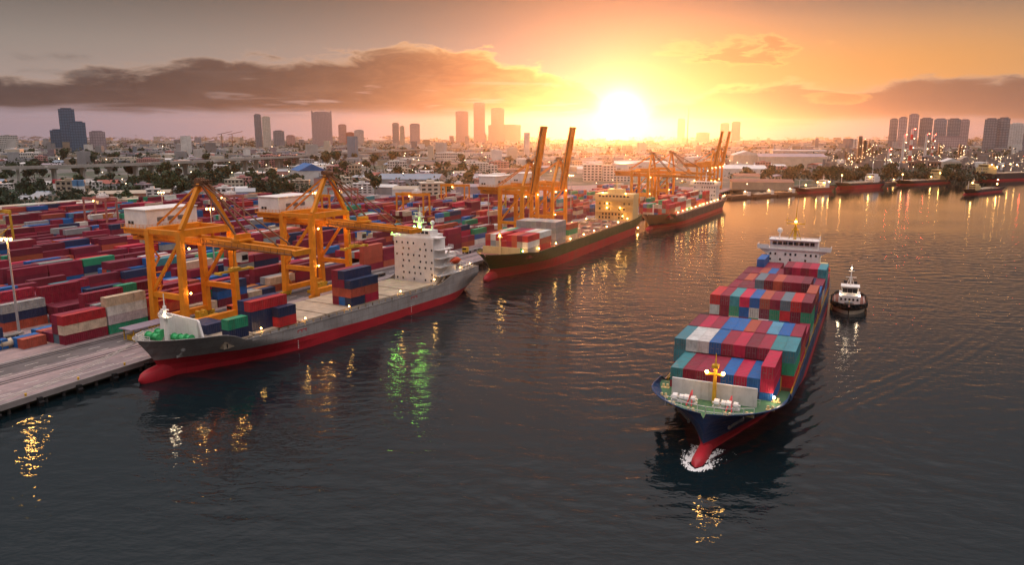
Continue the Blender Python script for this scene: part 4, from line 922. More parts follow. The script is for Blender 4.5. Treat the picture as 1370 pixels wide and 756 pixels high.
ship_box(GS, 'grey ship', 6.2, 27.4, Z + 5.2, 40, RD, 'on top of a navy stack of the grey ship'); ship_box(GS, 'grey ship', 3.7, 27.4, Z + 5.2, 40, NV, 'on top, inner row of the red-topped stack of the grey ship')
ship_box(GS, 'grey ship', 8.7, 34.2, Z, 20, RD, 'short, under a navy one beside the red-topped stack'); ship_box(GS, 'grey ship', 8.7, 34.2, Z + 2.6, 20, NV, 'short, over a red one beside the red-topped stack')
for x in (-6, -3.5, -1): ship_box(GS, 'grey ship', x, 19, Z, 20, NV, f"short, behind the grey ship breakwater, {['port side', 'middle row', 'next to the green-topped stack'][int((x + 6) / 2.5)]}")
# green and charcoal ships
def fillh(hs, cols, pool): return [[rs.choice(pool) for _ in range(h)] for h in hs]
P2 = [RU, RU, RD, RD, M, M, CRM, WH, BL, GY, GR, CRE]
GV = [fillh([3, 3, 3, 2, 3, 3, 3, 3], 8, P2), fillh([3, 3, 3, 3, 3, 3, 3, 3], 8, P2), [[GY] * 4 for _ in range(8)], fillh([2, 2, 3, 3, 3, 2, 2, 3], 8, P2 + [CRE, CRE]), fillh([0, 0, 1, 0, 1, 1, 0, 0], 8, [WH, GY, CRE])]
GV[3][7] = [CRE, GR, RU]; GV[1][7] = [RD, RU, WH]
stacks(VS, 'green ship', [20, 33.2, 50.8, 66.5, 84], 8.62, 8, GV, rs)
GT = [fillh([rs.randint(2, 4) for _ in range(8)], 8, P2) for _ in range(8)]
stacks(TS, 'charcoal ship', [14 + 13 * i for i in range(8)], 7.02, 8, GT, rs)
# ---- the yard
YP = ['maroon'] * 14 + ['dark maroon'] * 12 + ['crimson'] * 2 + ['red'] * 3 + ['rust red'] * 4 + ['blue'] * 8 + ['navy'] * 5 + ['white'] * 5 + ['cream'] * 5 + ['green'] * 3 + ['teal', 'teal', 'grey', 'grey', 'grey', 'slate', 'light blue', 'orange']
MASTS = [(35, 56), (122, 78.5), (205, 101), (300, 56), (170, 170), (420, 56), (92, 214)]
BK = ['block by the apron', 'second block inland', 'third block inland', 'fourth block inland'] + ['far inland block'] * 30
def yard():
    per, nr = 23.0, 6; H = {}
    for blk in range(16):
        for row in range(nr):
            b = 34.3 + blk * per + row * 2.55
            for j in range(-5, 56):
                a = 40.0 + j * 12.55 + (j // 9) * 11
                x, y = q2w(a, b); px, py = proj(x, y, 6)
                if px < -120 or px > 985 or y < 60: continue
                if y > 600 and b > 100: continue
                if y > 720 or b > 392: continue
                if b > 330 and a > 330: continue
                if a < 34 and b < 46: continue
                if blk == 0 and a < 33 and row > 3: continue
                if any(abs(a - ma) < 8.5 and abs(b - mb_) < 2.6 for ma, mb_ in MASTS): continue
                base = 2.6 + 1.1 * math.sin(j * .9 + blk * 1.7) + rs.gauss(0, .8) - (.5 if blk == 0 else 0)
                if a < 90 and blk > 0 and blk < 5: base -= .3
                h = max(0, min(4, round(base)))
                if rs.random() < .06: h = 0
                fam = rs.random()
                if blk == 0 and abs(a - 40) < 3: h = 3 if row < 2 else min(h, 1)
                st = []
                for k in range(h): st.append(rs.choice(YP) if fam > .27 else rs.choice(['maroon', 'dark maroon', 'dark maroon', 'maroon', 'rust red']))
                if b > 358: st = [rs.choice(['cream', 'white', 'cream']) for _ in range(3)]
                if blk == 0 and row == 0 and abs(a - 40) < 3: st = ['maroon', 'cream', 'red']
                if blk == 0 and row == 1 and abs(a - 40) < 3: st = ['slate', 'dark maroon', 'maroon']
                H[(blk, row, j)] = (a, b, st, rs.random() < .14)
    for (blk, row, j), (a, b, st, split) in H.items():
        fr_ = len(H.get((blk, row - 1, j), (0, 0, []))[2]); en = len(H.get((blk, row, j - 1), (0, 0, []))[2])
        for k, colr in enumerate(st):
            if k < len(st) - 1 and fr_ > k and en > k: continue
            x, y = q2w(a + rs.uniform(-.1, .1), b + rs.uniform(-.04, .04))
            pos_ = f"under a {st[k + 1]} one" if k < len(st) - 1 else (f"on a {st[k - 1]} one" if k else "on the ground")
            sec = 'near the light mast' if a < 62 else ('behind the grey ship' if a < 200 else 'behind the green ship')
            if not split:
                add_c(x, y, QZ + .012 + k * 2.6, QT, 40, colr, f"long {colr} container {pos_}, {BK[blk]}, {sec}", 'containers stacked in the yard', False)
            else:
                for dd_, c2 in ((-3.08, colr), (3.08, rs.choice(YP))):
                    add_c(x + dd_ * QD[0], y + dd_ * QD[1], QZ + .012 + k * 2.6, QT, 20, c2, f"short {c2} container {pos_}, {BK[blk]}, {sec}", 'containers stacked in the yard', False)
yard()
for a, b, z, sz, colr in ((19.2, 44.5, 0, 40, 'blue'), (19.6, 47.1, 0, 40, 'crimson'), (19.6, 47.1, 1, 40, 'navy'), (29.5, 40.0, 0, 20, 'rust red'), (29.5, 42.6, 0, 20, 'blue'), (19.2, 49.8, 0, 40, 'cream'), (19.2, 49.8, 1, 40, 'white'), (19.2, 49.8, 2, 40, 'navy')):
    x, y = q2w(a, b); add_c(x, y, QZ + .012 + z * 2.6, QT, sz, colr, f"{colr} container at the open end of the yard beside the tank container, tier {z + 1}", 'containers stacked in the yard', False, 1.3)
CAND.sort(key=lambda t: t[0])
far = MB(); farc = []; n_ind = 0
cont_h = {}
for dist, x, y, z, th, size, colr, label, group, door in CAND:
    px, py = proj(x, y, z + 1.3)
    jit = rs.uniform(.82, 1.15); c3 = tuple(min(.8, v * jit * rs.uniform(.94, 1.06)) for v in CC[colr])
    if n_ind < 300 and -15 < px < 1385:
        o = link('shipping_container', CM[size]); o.location = (x, y, z); o.rotation_euler = (0, 0, -th); o.color = (*c3, 1); tag(o, label, 'container', group); n_ind += 1
        if door:
            for dx_ in (-.54, .54):
                dd_ = link('door', dm, None, o); dd_.location = (dx_, -6.0 if size == 40 else -2.94, .16); dd_.color = (*[v * .93 for v in c3], 1)
                l_ = link('locking_bar', rme, None, dd_)
    else:
        hl = 6.09 if size == 40 else 3.03
        far.rbox(x, y, z, z + 2.58, 1.22, hl, -th); farc.append(c3)
fo = far.obj('stacked_containers', PAINT_A, None, 'stuff')
at_ = fo.data.color_attributes.new('col', 'FLOAT_COLOR', 'CORNER')
buf = []
for c3 in farc: buf += [c3[0], c3[1], c3[2], 1.0] * 24
at_.data.foreach_set('color', buf)
tag(fo, 'many more coloured containers stacked across the back of the yard', 'containers')
print('containers', len(CAND), n_ind)

# ================================================================== YARD EQUIPMENT
def rtg(a, blk, colr, label):
    b0 = 34.3 + blk * 23.0 - 3.6; b1 = b0 + 19.9; W = (b1 - b0) / 2
    r = empty('yard_gantry', (*q2w(a, (b0 + b1) / 2), QZ), -QT, label, 'gantry crane', 'yard gantry cranes')
    for sx in (-1, 1):
        for sy in (-1, 1):
            MB().beam((sx * W, sy * 3.6, 1.4), (sx * W, sy * 3.2, 18.6), .8, .8).obj('leg', colr, r)
            MB().cyl((sx * W - .3, sy * 3.6 - .5, .7), (sx * W + .3, sy * 3.6 - .5, .7), .7, n=10).cyl((sx * W - .3, sy * 3.6 + 1, .7), (sx * W + .3, sy * 3.6 + 1, .7), .7, n=10).obj('wheel', RUBBER, r)
        MB().box(sx * W - .5, sx * W + .5, -4.5, 4.5, 1.4, 2.2).obj('sill_beam', colr, r)
        MB().beam((sx * W, -3.4, 8), (sx * W, 3.4, 13), .35, .35).obj('brace', colr, r)
    for sy in (-1, 1): MB().box(-W - .6, W + .6, sy * 3.2 - .5, sy * 3.2 + .5, 18.6, 20.2).obj('girder', colr, r)
    MB().box(1, 5, -2.6, 2.6, 20.2, 21.6).box(2, 4, -1.5, 1.5, 21.6, 22.6).obj('trolley', WHITE, r)
    MB().box(-1.6, .4, -1.1, 1.1, 16.4, 18.5).obj('cab', WHITE, r)
    MB().box(-W - 1.6, -W - .5, -2, 2, 2.2, 4.4).obj('power_pack', colr, r)
    MB().ball((0, -3.8, 18.4), .3).obj('floodlight', L_WARM, r)
PINKG = mat('faded red gantry', (.45, .16, .13), .6)
for i, (a, blk, m_, lb_) in enumerate(((118, 8, YELLOW2, 'yellow yard gantry crane with white cab far behind the first quay crane'), (238, 7, PINKG, 'faded red yard gantry crane in the inland blocks behind the grey ship'), (262, 5, YELLOW, 'orange yard gantry crane above the middle blocks behind the grey ship'), (300, 3, YELLOW, 'orange yard gantry crane three blocks behind the grey ship mast'), (316, 6, PINKG, 'faded red yard gantry crane beside the long blue roof'), (385, 4, YELLOW, 'orange yard gantry crane inland of the raised booms'), (430, 2, YELLOW, 'orange yard gantry crane behind the cream accommodation block'), (188, 9, PINKG, 'faded red yard gantry crane close to the tree belt'), (350, 1, YELLOW2, 'yellow yard gantry crane in the second block behind the green ship'))): rtg(a, blk, m_, lb_)
for i, (a, b) in enumerate(MASTS):
    r = empty('light_mast', (*q2w(a, b), QZ), 0, ['tall slim floodlight mast rising from the open end of the yard', 'floodlight mast standing among stacks behind the first quay crane', 'floodlight mast standing among stacks behind the grey ship deckhouse', 'floodlight mast beside the raised crane booms', 'floodlight mast in the inland blocks behind the first quay crane', 'floodlight mast behind the cream accommodation block', 'floodlight mast far inland near the cream containers'][i], 'light mast', 'yard floodlight masts')
    MB().cyl((0, 0, 0), (0, 0, 27), .38, .18, 10).box(-.8, .8, -.8, .8, 0, .7).obj('pole', mat('galvanised steel', (.45, .43, .42), .5, .2), r)
    hd = MB().box(-1.6, 1.6, -.25, .25, 26.9, 27.3).obj('lamp_head', STEEL, r)
    for x in (-1.3, 0, 1.3): MB().ball((x, -.45, 26.75), .3).obj('lamp', L_MAST if i == 0 else L_WARM, hd)
def truck(a, b, rot, label, cabm, load=None):
    r = empty('terminal_truck', (*q2w(a, b), QZ), -QT + rot, label, 'truck')
    MB().box(-1.2, 1.2, -7.6, -5.4, .9, 3.1).obj('cab', cabm, r)
    MB().box(-1.0, 1.0, -7.66, -7.55, 2.0, 2.8).obj('windscreen', GLASS, r)
    MB().box(-1.1, 1.1, -5.3, 6.2, .95, 1.3).obj('trailer', STEEL, r)
    for y in (-6.6, -4.2, 3.6, 5.0):
        for sx in (-1, 1): MB().cyl((sx * 1.15 - .2, y, .52), (sx * 1.15 + .2, y, .52), .52, n=10).obj('wheel', RUBBER, r)
truck(27, 52.5, 0, 'yellow terminal truck with empty trailer beside the tall floodlight mast', YELLOW2)
truck(150, 22, 0, 'white terminal truck with empty trailer on the apron behind the grey ship', WHITE)
truck(86, 21.5, 0, 'orange terminal truck with empty trailer under the first quay crane', ORANGE)
truck(196, 23, 0, 'white terminal truck between the grey and the green ship', WHITE)
truck(225, 22, 0, 'yellow terminal truck on the apron near the green ship bow', YELLOW2)
# tank container
r = empty('tank_container', (*q2w(26.6, 44.2), QZ), -QT, 'cream cylindrical tank container lying by the quay road', 'tank container')
MB().cyl((0, -2.8, 1.35), (0, 2.8, 1.35), 1.12, n=16).ball((0, -2.8, 1.35), 1.1, 12, 6).ball((0, 2.8, 1.35), 1.1, 12, 6).obj('tank', mat('tank cream', (.62, .50, .36), .45), r, smooth=True)
fr_ = MB()
for sy in (-1, 1):
    for sx in (-1, 1): fr_.box(sx * 1.2 - .06, sx * 1.2 + .06, sy * 3 - .06, sy * 3 + .06, 0, 2.6)
    for z in (.06, 2.54): fr_.box(-1.2, 1.2, sy * 3 - .06, sy * 3 + .06, z - .06, z + .06)
for sx in (-1, 1): fr_.box(sx * 1.2 - .06, sx * 1.2 + .06, -3, 3, 0, .12)
fr_.obj('frame', STEEL, r)
# canopy shelter on the apron
r = empty('checking_shelter', (*q2w(50, 22.4), QZ), -QT, 'small yellow open shelter with flat lilac roof beside the grey ship bow', 'shelter')
for x in (-2, 2):
    for y in (-5, 0, 5): MB().box(x - .12, x + .12, y - .12, y + .12, 0, 3.2).obj('post', YELLOW2, r)
MB().box(-2.7, 2.7, -6, 6, 3.2, 3.45).obj('roof', mat('lilac sheet', (.28, .23, .28), .6), r)
MB().box(-1.6, 1.6, -4.6, 4.6, .02, 1.3).obj('counter', YELLOW2, r)
# reach stacker spreader by the crane
for a, b, lb_ in ((70, 24, 'yellow container spreader frame parked beneath the first quay crane'), (121, 23, 'yellow container spreader frame parked beneath the second quay crane')):
    r = empty('container_spreader', (*q2w(a, b), QZ), -QT, lb_, 'spreader')
    MB().box(-.5, .5, -5.8, 5.8, .6, 1.1).obj('main_beam', YELLOW2, r)
    for sy in (-1, 1): MB().box(-1.2, 1.2, sy * 5.6 - .3, sy * 5.6 + .3, .0, 1.0).obj('end_beam', YELLOW2, r)
    MB().box(-1, 1, -1.5, 1.5, 1.1, 2.4).cyl((-.9, -1, 2.7), (.9, -1, 2.7), .5).cyl((-.9, 1, 2.7), (.9, 1, 2.7), .5).obj('headblock', YELLOW2, r)
# mooring lines of the grey ship and others
def sag(p, q, dip):
    p, q = Vector(p), Vector(q); return [p.lerp(q, t / 10) - Vector((0, 0, dip * 4 * (t / 10) * (1 - t / 10))) for t in range(11)]
def line(p, q, dip, label):
    tag(MB().tube(sag(p, q, dip), .075, 5).obj('mooring_line', mat('rope', (.55, .48, .42), .8)), label, 'rope', 'mooring lines')
gb = lambda x, y, z: (*f_loc(GS, x, y), z)
line(gb(-3.2, 3.4, 9.6), (*q2w(-18, .4), QZ + .5), 1.5, 'pale mooring line from the grey ship bow to the farthest bollard')
line(gb(-3.6, 4, 9.4), (*q2w(-6, 1.0), QZ + .5), 1.2, 'pale mooring line from the grey ship bow, middle of three')
line(gb(-4.2, 5, 9.4), (*q2w(6, 1.6), QZ + .5), .8, 'short pale mooring line from the grey ship bow to the quay')
line(gb(-6, 129, 9.6), (*q2w(178, 6.4), QZ + .5), .6, 'pale mooring line from the grey ship stern to the quay')

# ================================================================== THE CITY
def tree_mesh(seed, h, w_, n):
    q = random.Random(seed); b = MB(); lobes = []
    for i in range(9):
        e = q.random() * 6.283; rr = q.random() ** .6 * w_ * .62; lobes.append((rr * math.cos(e), rr * math.sin(e), h * q.uniform(.42, .86), w_ * q.uniform(.28, .5)))
    for i in range(n):
        x, y, z, r = q.choice(lobes); d_ = Vector((q.gauss(0, 1), q.gauss(0, 1), q.gauss(0, .8))).normalized() * r * q.uniform(.65, 1.05)
        c_ = Vector((x, y, z)) + d_; s_ = w_ * q.uniform(.08, .17); u = Vector((q.gauss(0, 1), q.gauss(0, 1), q.gauss(0, 1))).normalized(); v = u.orthogonal().normalized()
        u2 = u.cross(v); b.face([c_ - v * s_ - u2 * s_ * .6, c_ + v * s_ * .8 - u2 * s_, c_ + v * s_ + u2 * s_ * .7, c_ - v * s_ * .7 + u2 * s_])
    t = MB().cyl((0, 0, 0), (0, 0, h * .55), w_ * .06, w_ * .03, 6)
    for k in range(4): x, y, z, r = lobes[k]; t.cyl((0, 0, h * .35), (x, y, z), w_ * .03, w_ * .012, 5)
    return b.mesh('crown'), t.mesh('trunk')
TREES = [tree_mesh(s, h, w_, 420) for s, h, w_ in ((1, 12, 6.5), (2, 14, 7.5), (3, 10, 6), (4, 15, 7), (5, 9, 6.5))]
for i, (c_, t_) in enumerate(TREES): c_.materials.append(LEAF if i % 2 else LEAF2); t_.materials.append(BARK)
cr = random.Random(99)
ZONE = {'belt': 'in the dark belt behind the container yard', 'via': 'beside the viaduct piers', 'left': 'among the sheds left of the silos', 'bank': 'on the far river bank behind the moored ships', 'mid': 'among the houses beyond the viaduct', 'hall': 'around the blue roofed hall'}
n_tree = 0
OCC = []
def free(x, y, r): return all((x - a) ** 2 + (y - b) ** 2 > (r + c_) ** 2 for a, b, c_ in OCC)
def plant(px, py, zone, k=1.0):
    x, y = gnd(px, py); i = cr.randrange(5)
    if not free(x, y, 4): return
    o = empty('tree', (x, y, QZ - .1), cr.random() * 6.28, ['broad dark tree ', 'tall dense green tree ', 'small dark round tree ', 'tall rounded dark tree ', 'low spreading green tree '][i] + ZONE[zone] if False else ['broad dark tree ', 'tall dense tree ', 'small round tree ', 'tall rounded tree ', 'low spreading tree '][i] + ZONE[zone], 'tree', 'trees ' + ZONE[zone])
    s_ = k * cr.uniform(.8, 1.25); o.scale = (s_, s_, s_ * cr.uniform(.85, 1.15))
    link('crown', TREES[i][0], None, o); link('trunk', TREES[i][1], None, o)
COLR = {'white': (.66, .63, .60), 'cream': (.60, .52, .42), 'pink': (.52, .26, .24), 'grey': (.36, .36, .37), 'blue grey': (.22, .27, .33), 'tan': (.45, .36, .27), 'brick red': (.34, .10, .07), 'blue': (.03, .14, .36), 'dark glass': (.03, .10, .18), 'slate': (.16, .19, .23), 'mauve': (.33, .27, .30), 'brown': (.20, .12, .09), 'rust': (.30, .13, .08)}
def building(name, label, cat, x, y, wx, wy, h, rot, wall, roof, gable=0.0, floors=0, group=None, bays=None, z0=QZ - .1):
    r = empty(name, (x, y, z0), rot, label, cat, group)
    o = MB().box(-wx / 2, wx / 2, -wy / 2, wy / 2, 0, h).obj('wall', OBJC, r); o.color = (*COLR[wall], 1)
    if gable:
        b = MB(); g = h + gable; e = .4
        if wx >= wy: b.quadbox([(-wx / 2 - e, -wy / 2 - e, h + .02), (wx / 2 + e, -wy / 2 - e, h + .02), (wx / 2 + e, wy / 2 + e, h + .02), (-wx / 2 - e, wy / 2 + e, h + .02), (-wx / 2 - e, -.05, g), (wx / 2 + e, -.05, g), (wx / 2 + e, .05, g), (-wx / 2 - e, .05, g)])
        else: b.quadbox([(-wx / 2 - e, -wy / 2 - e, h + .02), (wx / 2 + e, -wy / 2 - e, h + .02), (wx / 2 + e, wy / 2 + e, h + .02), (-wx / 2 - e, wy / 2 + e, h + .02), (-.05, -wy / 2 - e, g), (.05, -wy / 2 - e, g), (.05, wy / 2 + e, g), (-.05, wy / 2 + e, g)])
    else: b = MB().box(-wx / 2 - .3, wx / 2 + .3, -wy / 2 - .3, wy / 2 + .3, h + .02, h + .5).box(-wx * .2, wx * .1, -wy * .2, wy * .2, h + .5, h + 2.4)
    o = b.obj('roof', OBJC, r); o.color = (*COLR[roof], 1)
    if floors:
        wn = MB(); fh = h / floors; n = bays or max(2, int(wx / 4)); n2 = max(2, int(wy / 4))
        for f in range(floors):
            z1 = f * fh + fh * .3; z2 = f * fh + fh * .78
            for i in range(n): u = -wx / 2 + wx * (i + .5) / n; wn.box(u - wx / n * .3, u + wx / n * .3, -wy / 2 - .08, -wy / 2 + .02, z1, z2)
            for i in range(n2):
                u = -wy / 2 + wy * (i + .5) / n2
                for sx in (-1, 1): wn.box(sx * wx / 2 - .06, sx * wx / 2 + .06, u - wy / n2 * .3, u + wy / n2 * .3, z1, z2)
        wn.obj('windows', GLASS, r, 'stuff')
    OCC.append((x, y, max(wx, wy) * .55)); return r
def pbuild(name, label, cat, px0, px1, yt, yb, depth, wall, roof, rot=0.0, **kw):
    x, y = gnd((px0 + px1) / 2, yb); D_ = y * PC + (CAMH - QZ) * PS; W = (px1 - px0) / FPX * D_; h = (yb - yt) / FPX * D_ / PC
    face = -math.atan2(x, y)
    return building(name, label, cat, x, y + depth / 2, W, depth, h, face * .6 + rot, wall, roof, **kw)
# named buildings read off the photograph
pbuild('gable_hall', 'hall with bright blue gabled roof and white end wall behind the trees', 'hall', 388, 424, 229, 247, 46, 'white', 'blue', .3, gable=8)
pbuild('warehouse', 'long warehouse with pale blue-grey roof behind the yard gantries', 'warehouse', 505, 590, 240, 252, 40, 'grey', 'blue grey', -.2, gable=5)
pbuild('apartment_row', 'pink mid-rise apartment row beside the viaduct end', 'apartments', 348, 372, 208, 224, 22, 'pink', 'pink', 0, floors=6)
pbuild('apartment_row', 'second pink apartment row behind the blue gabled hall', 'apartments', 374, 395, 207, 222, 24, 'pink', 'mauve', 0, floors=6)
pbuild('low_block', 'plain white two-storey block under the viaduct', 'building', 268, 300, 222, 232, 20, 'white', 'white', 0, floors=3)
pbuild('warehouse', 'white flat-roofed warehouse strip in front of the viaduct', 'warehouse', 312, 358, 232, 240, 30, 'white', 'white', 0)
pbuild('warehouse', 'shed with long white roof left of the first crane apex', 'warehouse', 205, 268, 250, 257, 22, 'grey', 'white', .1, gable=2)
pbuild('warehouse', 'shed with pale grey sheet roof right of the first crane apex', 'warehouse', 288, 334, 257, 267, 26, 'grey', 'grey', .1, gable=2.5)
pbuild('warehouse', 'rusty roofed shed with lit edge behind the cream containers', 'warehouse', 118, 216, 259, 270, 26, 'rust', 'tan', .05, gable=2)
pbuild('office_block', 'white office block with a brown stripe at the city edge', 'building', 0, 17, 182, 206, 40, 'white', 'grey', 0, floors=10)
pbuild('office_block', 'cream office cube before the viaduct ramp', 'building', 5, 22, 200, 212, 40, 'cream', 'white', 0)
pbuild('low_block', 'white stepped three-storey block beside the cream cube', 'building', 23, 46, 205, 216, 40, 'white', 'white', 0, floors=3)
pbuild('office_block', 'white slab block with rows of windows below the low sun', 'building', 781, 806, 221, 242, 22, 'white', 'white', 0, floors=6)
pbuild('office_block', 'wider white slab block with windows beneath the low sun', 'building', 808, 844, 222, 243, 22, 'white', 'grey', 0, floors=6)
pbuild('apartment_block', 'white four-storey block with square windows behind the yard', 'apartments', 583, 620, 205, 219, 26, 'white', 'white', 0, floors=4)
pbuild('long_shed', 'long brown roofed shed before the white four-storey block', 'shed', 556, 622, 220, 227, 40, 'tan', 'brown', 0, gable=4)
pbuild('warehouse', 'broad white warehouse behind the last raised booms', 'warehouse', 962, 1030, 226, 238, 60, 'white', 'white', 0, gable=4)
pbuild('warehouse', 'pale warehouse with arched roof line beyond the raised booms', 'warehouse', 985, 1020, 208, 222, 60, 'cream', 'white', 0, gable=8)
pbuild('warehouse', 'long pale warehouse left of the refinery', 'warehouse', 1022, 1108, 210, 223, 70, 'cream', 'mauve', 0, gable=5)
pbuild('warehouse', 'flat grey warehouse behind the long pale one', 'warehouse', 1040, 1108, 202, 209, 80, 'grey', 'grey', 0, gable=3)
pbuild('riverside_shed', 'riverside shed with lit eaves behind the barges', 'shed', 983, 1062, 244, 254, 22, 'tan', 'rust', 0, gable=3)
pbuild('riverside_shed', 'small riverside shed with rust red roof behind the barges', 'shed', 985, 1018, 236, 246, 22, 'cream', 'rust', 0, gable=3)
pbuild('tank_house', 'cream plant building behind the bulk carrier', 'building', 1266, 1288, 217, 233, 30, 'cream', 'white', 0, gable=5)
pbuild('tank_house', 'cream plant building with sloping roof right of its twin', 'building', 1289, 1304, 214, 226, 30, 'cream', 'tan', 0, gable=6)
pbuild('plant_block', 'dark blue-grey plant block in the refinery', 'building', 1237, 1258, 210, 226, 30, 'slate', 'slate', 0, floors=4)
pbuild('long_shed', 'brown brick plant shed with lit doors in the refinery', 'shed', 1216, 1262, 217, 232, 26, 'brown', 'brown', 0, floors=2)
pbuild('riverside_shed', 'white warehouse under the sun behind the lowered booms', 'warehouse', 825, 905, 219, 235, 50, 'white', 'white', 0, gable=3)
pbuild('low_block', 'white industrial block inland of the raised booms', 'building', 640, 700, 236, 252, 34, 'white', 'white', 0, floors=2)
pbuild('low_block', 'cream parking block with dark open floors behind the stacks', 'building', 560, 592, 246, 272, 20, 'cream', 'cream', .15, floors=5)
# high towers on the skyline: (left, right, top, base px; wall; bands)
def tower(name, label, px0, px1, yt, yb, wall, depth=None, crown=0, rot=0.0, band=1, group='skyline towers'):
    x, y = gnd((px0 + px1) / 2, yb); D_ = y * PC; W = (px1 - px0) / FPX * D_; h = (yb - yt) / FPX * D_ / PC; dp = depth or W
    W *= .86; dp = min(dp, W * 1.1)
    r = empty(name, (x, y, QZ - .1), -math.atan2(x, y) + rot, label, 'tower', group)
    o = MB().box(-W / 2, W / 2, -dp / 2, dp / 2, 0, h).obj('shaft', OBJC, r); o.color = (*COLR[wall], 1)
    fl = max(4, int(h / 5.2)); b = MB()
    for i in range(1, fl):
        z = h * i / fl; b.box(-W / 2 - .35, W / 2 + .35, -dp / 2 - .35, dp / 2 + .35, z, z + 1.5)
    if band: o = b.obj('floor_bands', OBJC, r, 'stuff'); o.color = (*[min(.8, v * 1.9 + .09) for v in COLR[wall]], 1)
    rb = MB(); nr = max(3, int(W / 7))
    for i in range(nr + 1): u = -W / 2 + W * i / nr; rb.box(u - .7, u + .7, -dp / 2 - .8, -dp / 2 + .1, 0, h + .5); 
    for sx in (-1, 1):
        for i in range(nr + 1): u = -dp / 2 + dp * i / nr; rb.box(sx * W / 2 - .4, sx * W / 2 + .4, u - .7, u + .7, 0, h + .4)
    o = rb.obj('facade_ribs', OBJC, r, 'stuff'); o.color = (*[v * .8 for v in COLR[wall]], 1)
    t = MB().box(-W * .35, W * .35, -dp * .3, dp * .3, h + .02, h + 4)
    if crown: t.box(-W * .5, -W * .42, -dp * .5, dp * .5, h, h + crown).box(W * .42, W * .5, -dp * .5, dp * .5, h, h + crown * .8).cyl((W * .2, 0, h), (W * .2, 0, h + crown * 2.2), 1.2, .5, 5).cyl((-W * .25, 0, h), (-W * .25, 0, h + crown * 1.8), 1.2, .5, 5)
    o = t.obj('roof_plant', OBJC, r); o.color = (*COLR[wall], 1)
    OCC.append((x, y, W * .7)); return r
for a in (('office_tower', 'tall dark glass tower with rounded crown, highest of the left skyline', 84, 105, 148, 203, 'dark glass', 30), ('office_tower', 'stepped dark glass block joined to the tall glass tower', 97, 118, 165, 203.5, 'dark glass', 40), ('office_tower', 'low dark glass wing beside the tall glass tower', 70, 92, 175, 202.5, 'dark glass', 40), ('apartment_tower', 'pale slab apartment tower right of the dark glass tower', 122, 143, 177, 203, 'mauve', 30),
          ('office_tower', 'narrow grey tower with framed top', 342, 352, 155, 198, 'slate', 26), ('office_tower', 'paler half of the framed-top tower', 352, 364, 158, 198, 'cream', 30), ('office_tower', 'short slate tower beside the framed-top tower', 366, 382, 176, 198, 'slate', 24),
          ('apartment_tower', 'pale pink far apartment tower beside the short slate tower', 383, 396, 182, 197, 'pink', 20)): tower(*a)
tower('unfinished_tower', 'broad unfinished tower with cranes and ragged top', 417, 447, 152, 196, 'mauve', 50, 9)
for a in (('apartment_tower', 'pink tiered tower next to the unfinished tower', 453, 465, 168, 195, 'pink', 24), ('apartment_tower', 'lower red-brown tower next to the unfinished tower', 463, 475, 178, 195, 'brick red', 24), ('apartment_tower', 'pale slab right of the pink tiered tower', 474, 488, 175, 195, 'grey', 24), ('apartment_tower', 'twin tower with ribbed grey front, left one', 525, 535, 166, 195, 'slate', 22), ('apartment_tower', 'pale twin tower with ribbed front, middle one', 535, 542, 170, 195.5, 'tan', 22), ('apartment_tower', 'pale flat-topped tower right of the ribbed twins', 548, 563, 167, 196, 'mauve', 26),
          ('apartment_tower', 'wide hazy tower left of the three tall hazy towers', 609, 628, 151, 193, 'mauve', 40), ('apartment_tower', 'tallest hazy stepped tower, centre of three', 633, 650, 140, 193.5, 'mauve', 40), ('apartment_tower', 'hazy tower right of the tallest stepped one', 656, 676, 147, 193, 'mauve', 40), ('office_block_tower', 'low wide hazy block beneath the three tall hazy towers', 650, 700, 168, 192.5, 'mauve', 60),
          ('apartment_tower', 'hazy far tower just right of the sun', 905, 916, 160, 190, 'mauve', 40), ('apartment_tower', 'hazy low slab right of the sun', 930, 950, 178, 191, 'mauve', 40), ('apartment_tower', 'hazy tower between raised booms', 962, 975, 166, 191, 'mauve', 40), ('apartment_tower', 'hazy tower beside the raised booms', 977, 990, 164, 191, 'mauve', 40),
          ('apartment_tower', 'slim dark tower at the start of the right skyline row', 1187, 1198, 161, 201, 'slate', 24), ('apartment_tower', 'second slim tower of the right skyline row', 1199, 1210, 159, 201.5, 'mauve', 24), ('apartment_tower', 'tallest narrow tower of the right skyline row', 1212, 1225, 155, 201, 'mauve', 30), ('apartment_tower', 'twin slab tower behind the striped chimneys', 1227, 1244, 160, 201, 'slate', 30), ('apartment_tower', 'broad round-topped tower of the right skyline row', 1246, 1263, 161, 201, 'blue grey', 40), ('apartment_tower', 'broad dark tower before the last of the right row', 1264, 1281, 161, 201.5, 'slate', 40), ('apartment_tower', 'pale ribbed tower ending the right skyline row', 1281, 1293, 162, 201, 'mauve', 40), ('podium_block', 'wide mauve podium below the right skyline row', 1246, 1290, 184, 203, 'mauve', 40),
          ('apartment_tower', 'dark slab tower of the right-hand pair', 1313, 1330, 161, 204, 'slate', 30), ('apartment_tower', 'second dark slab tower of the right-hand pair', 1330, 1346, 160, 204, 'slate', 34), ('apartment_tower', 'white tower with a brown vertical band', 1347, 1366, 167, 203, 'white', 30), ('apartment_tower', 'dark tower beyond the white banded tower', 1367, 1385, 179, 204, 'slate', 30)): tower(*a)
for px_, lb_ in ((298, 'lattice tower crane over a building site, left'), (312, 'lattice tower crane over a building site, right')):
    x, y = gnd(px_, 202); r = empty('tower_crane', (x, y, QZ), 0, lb_, 'tower crane', 'tower cranes')
    MB().beam((0, 0, 0), (0, 0, 62), 2, 2).obj('mast', RUST, r); MB().beam((-16, 0, 60), (40, 0, 72), 1.6, 1.6).obj('jib', RUST, r)
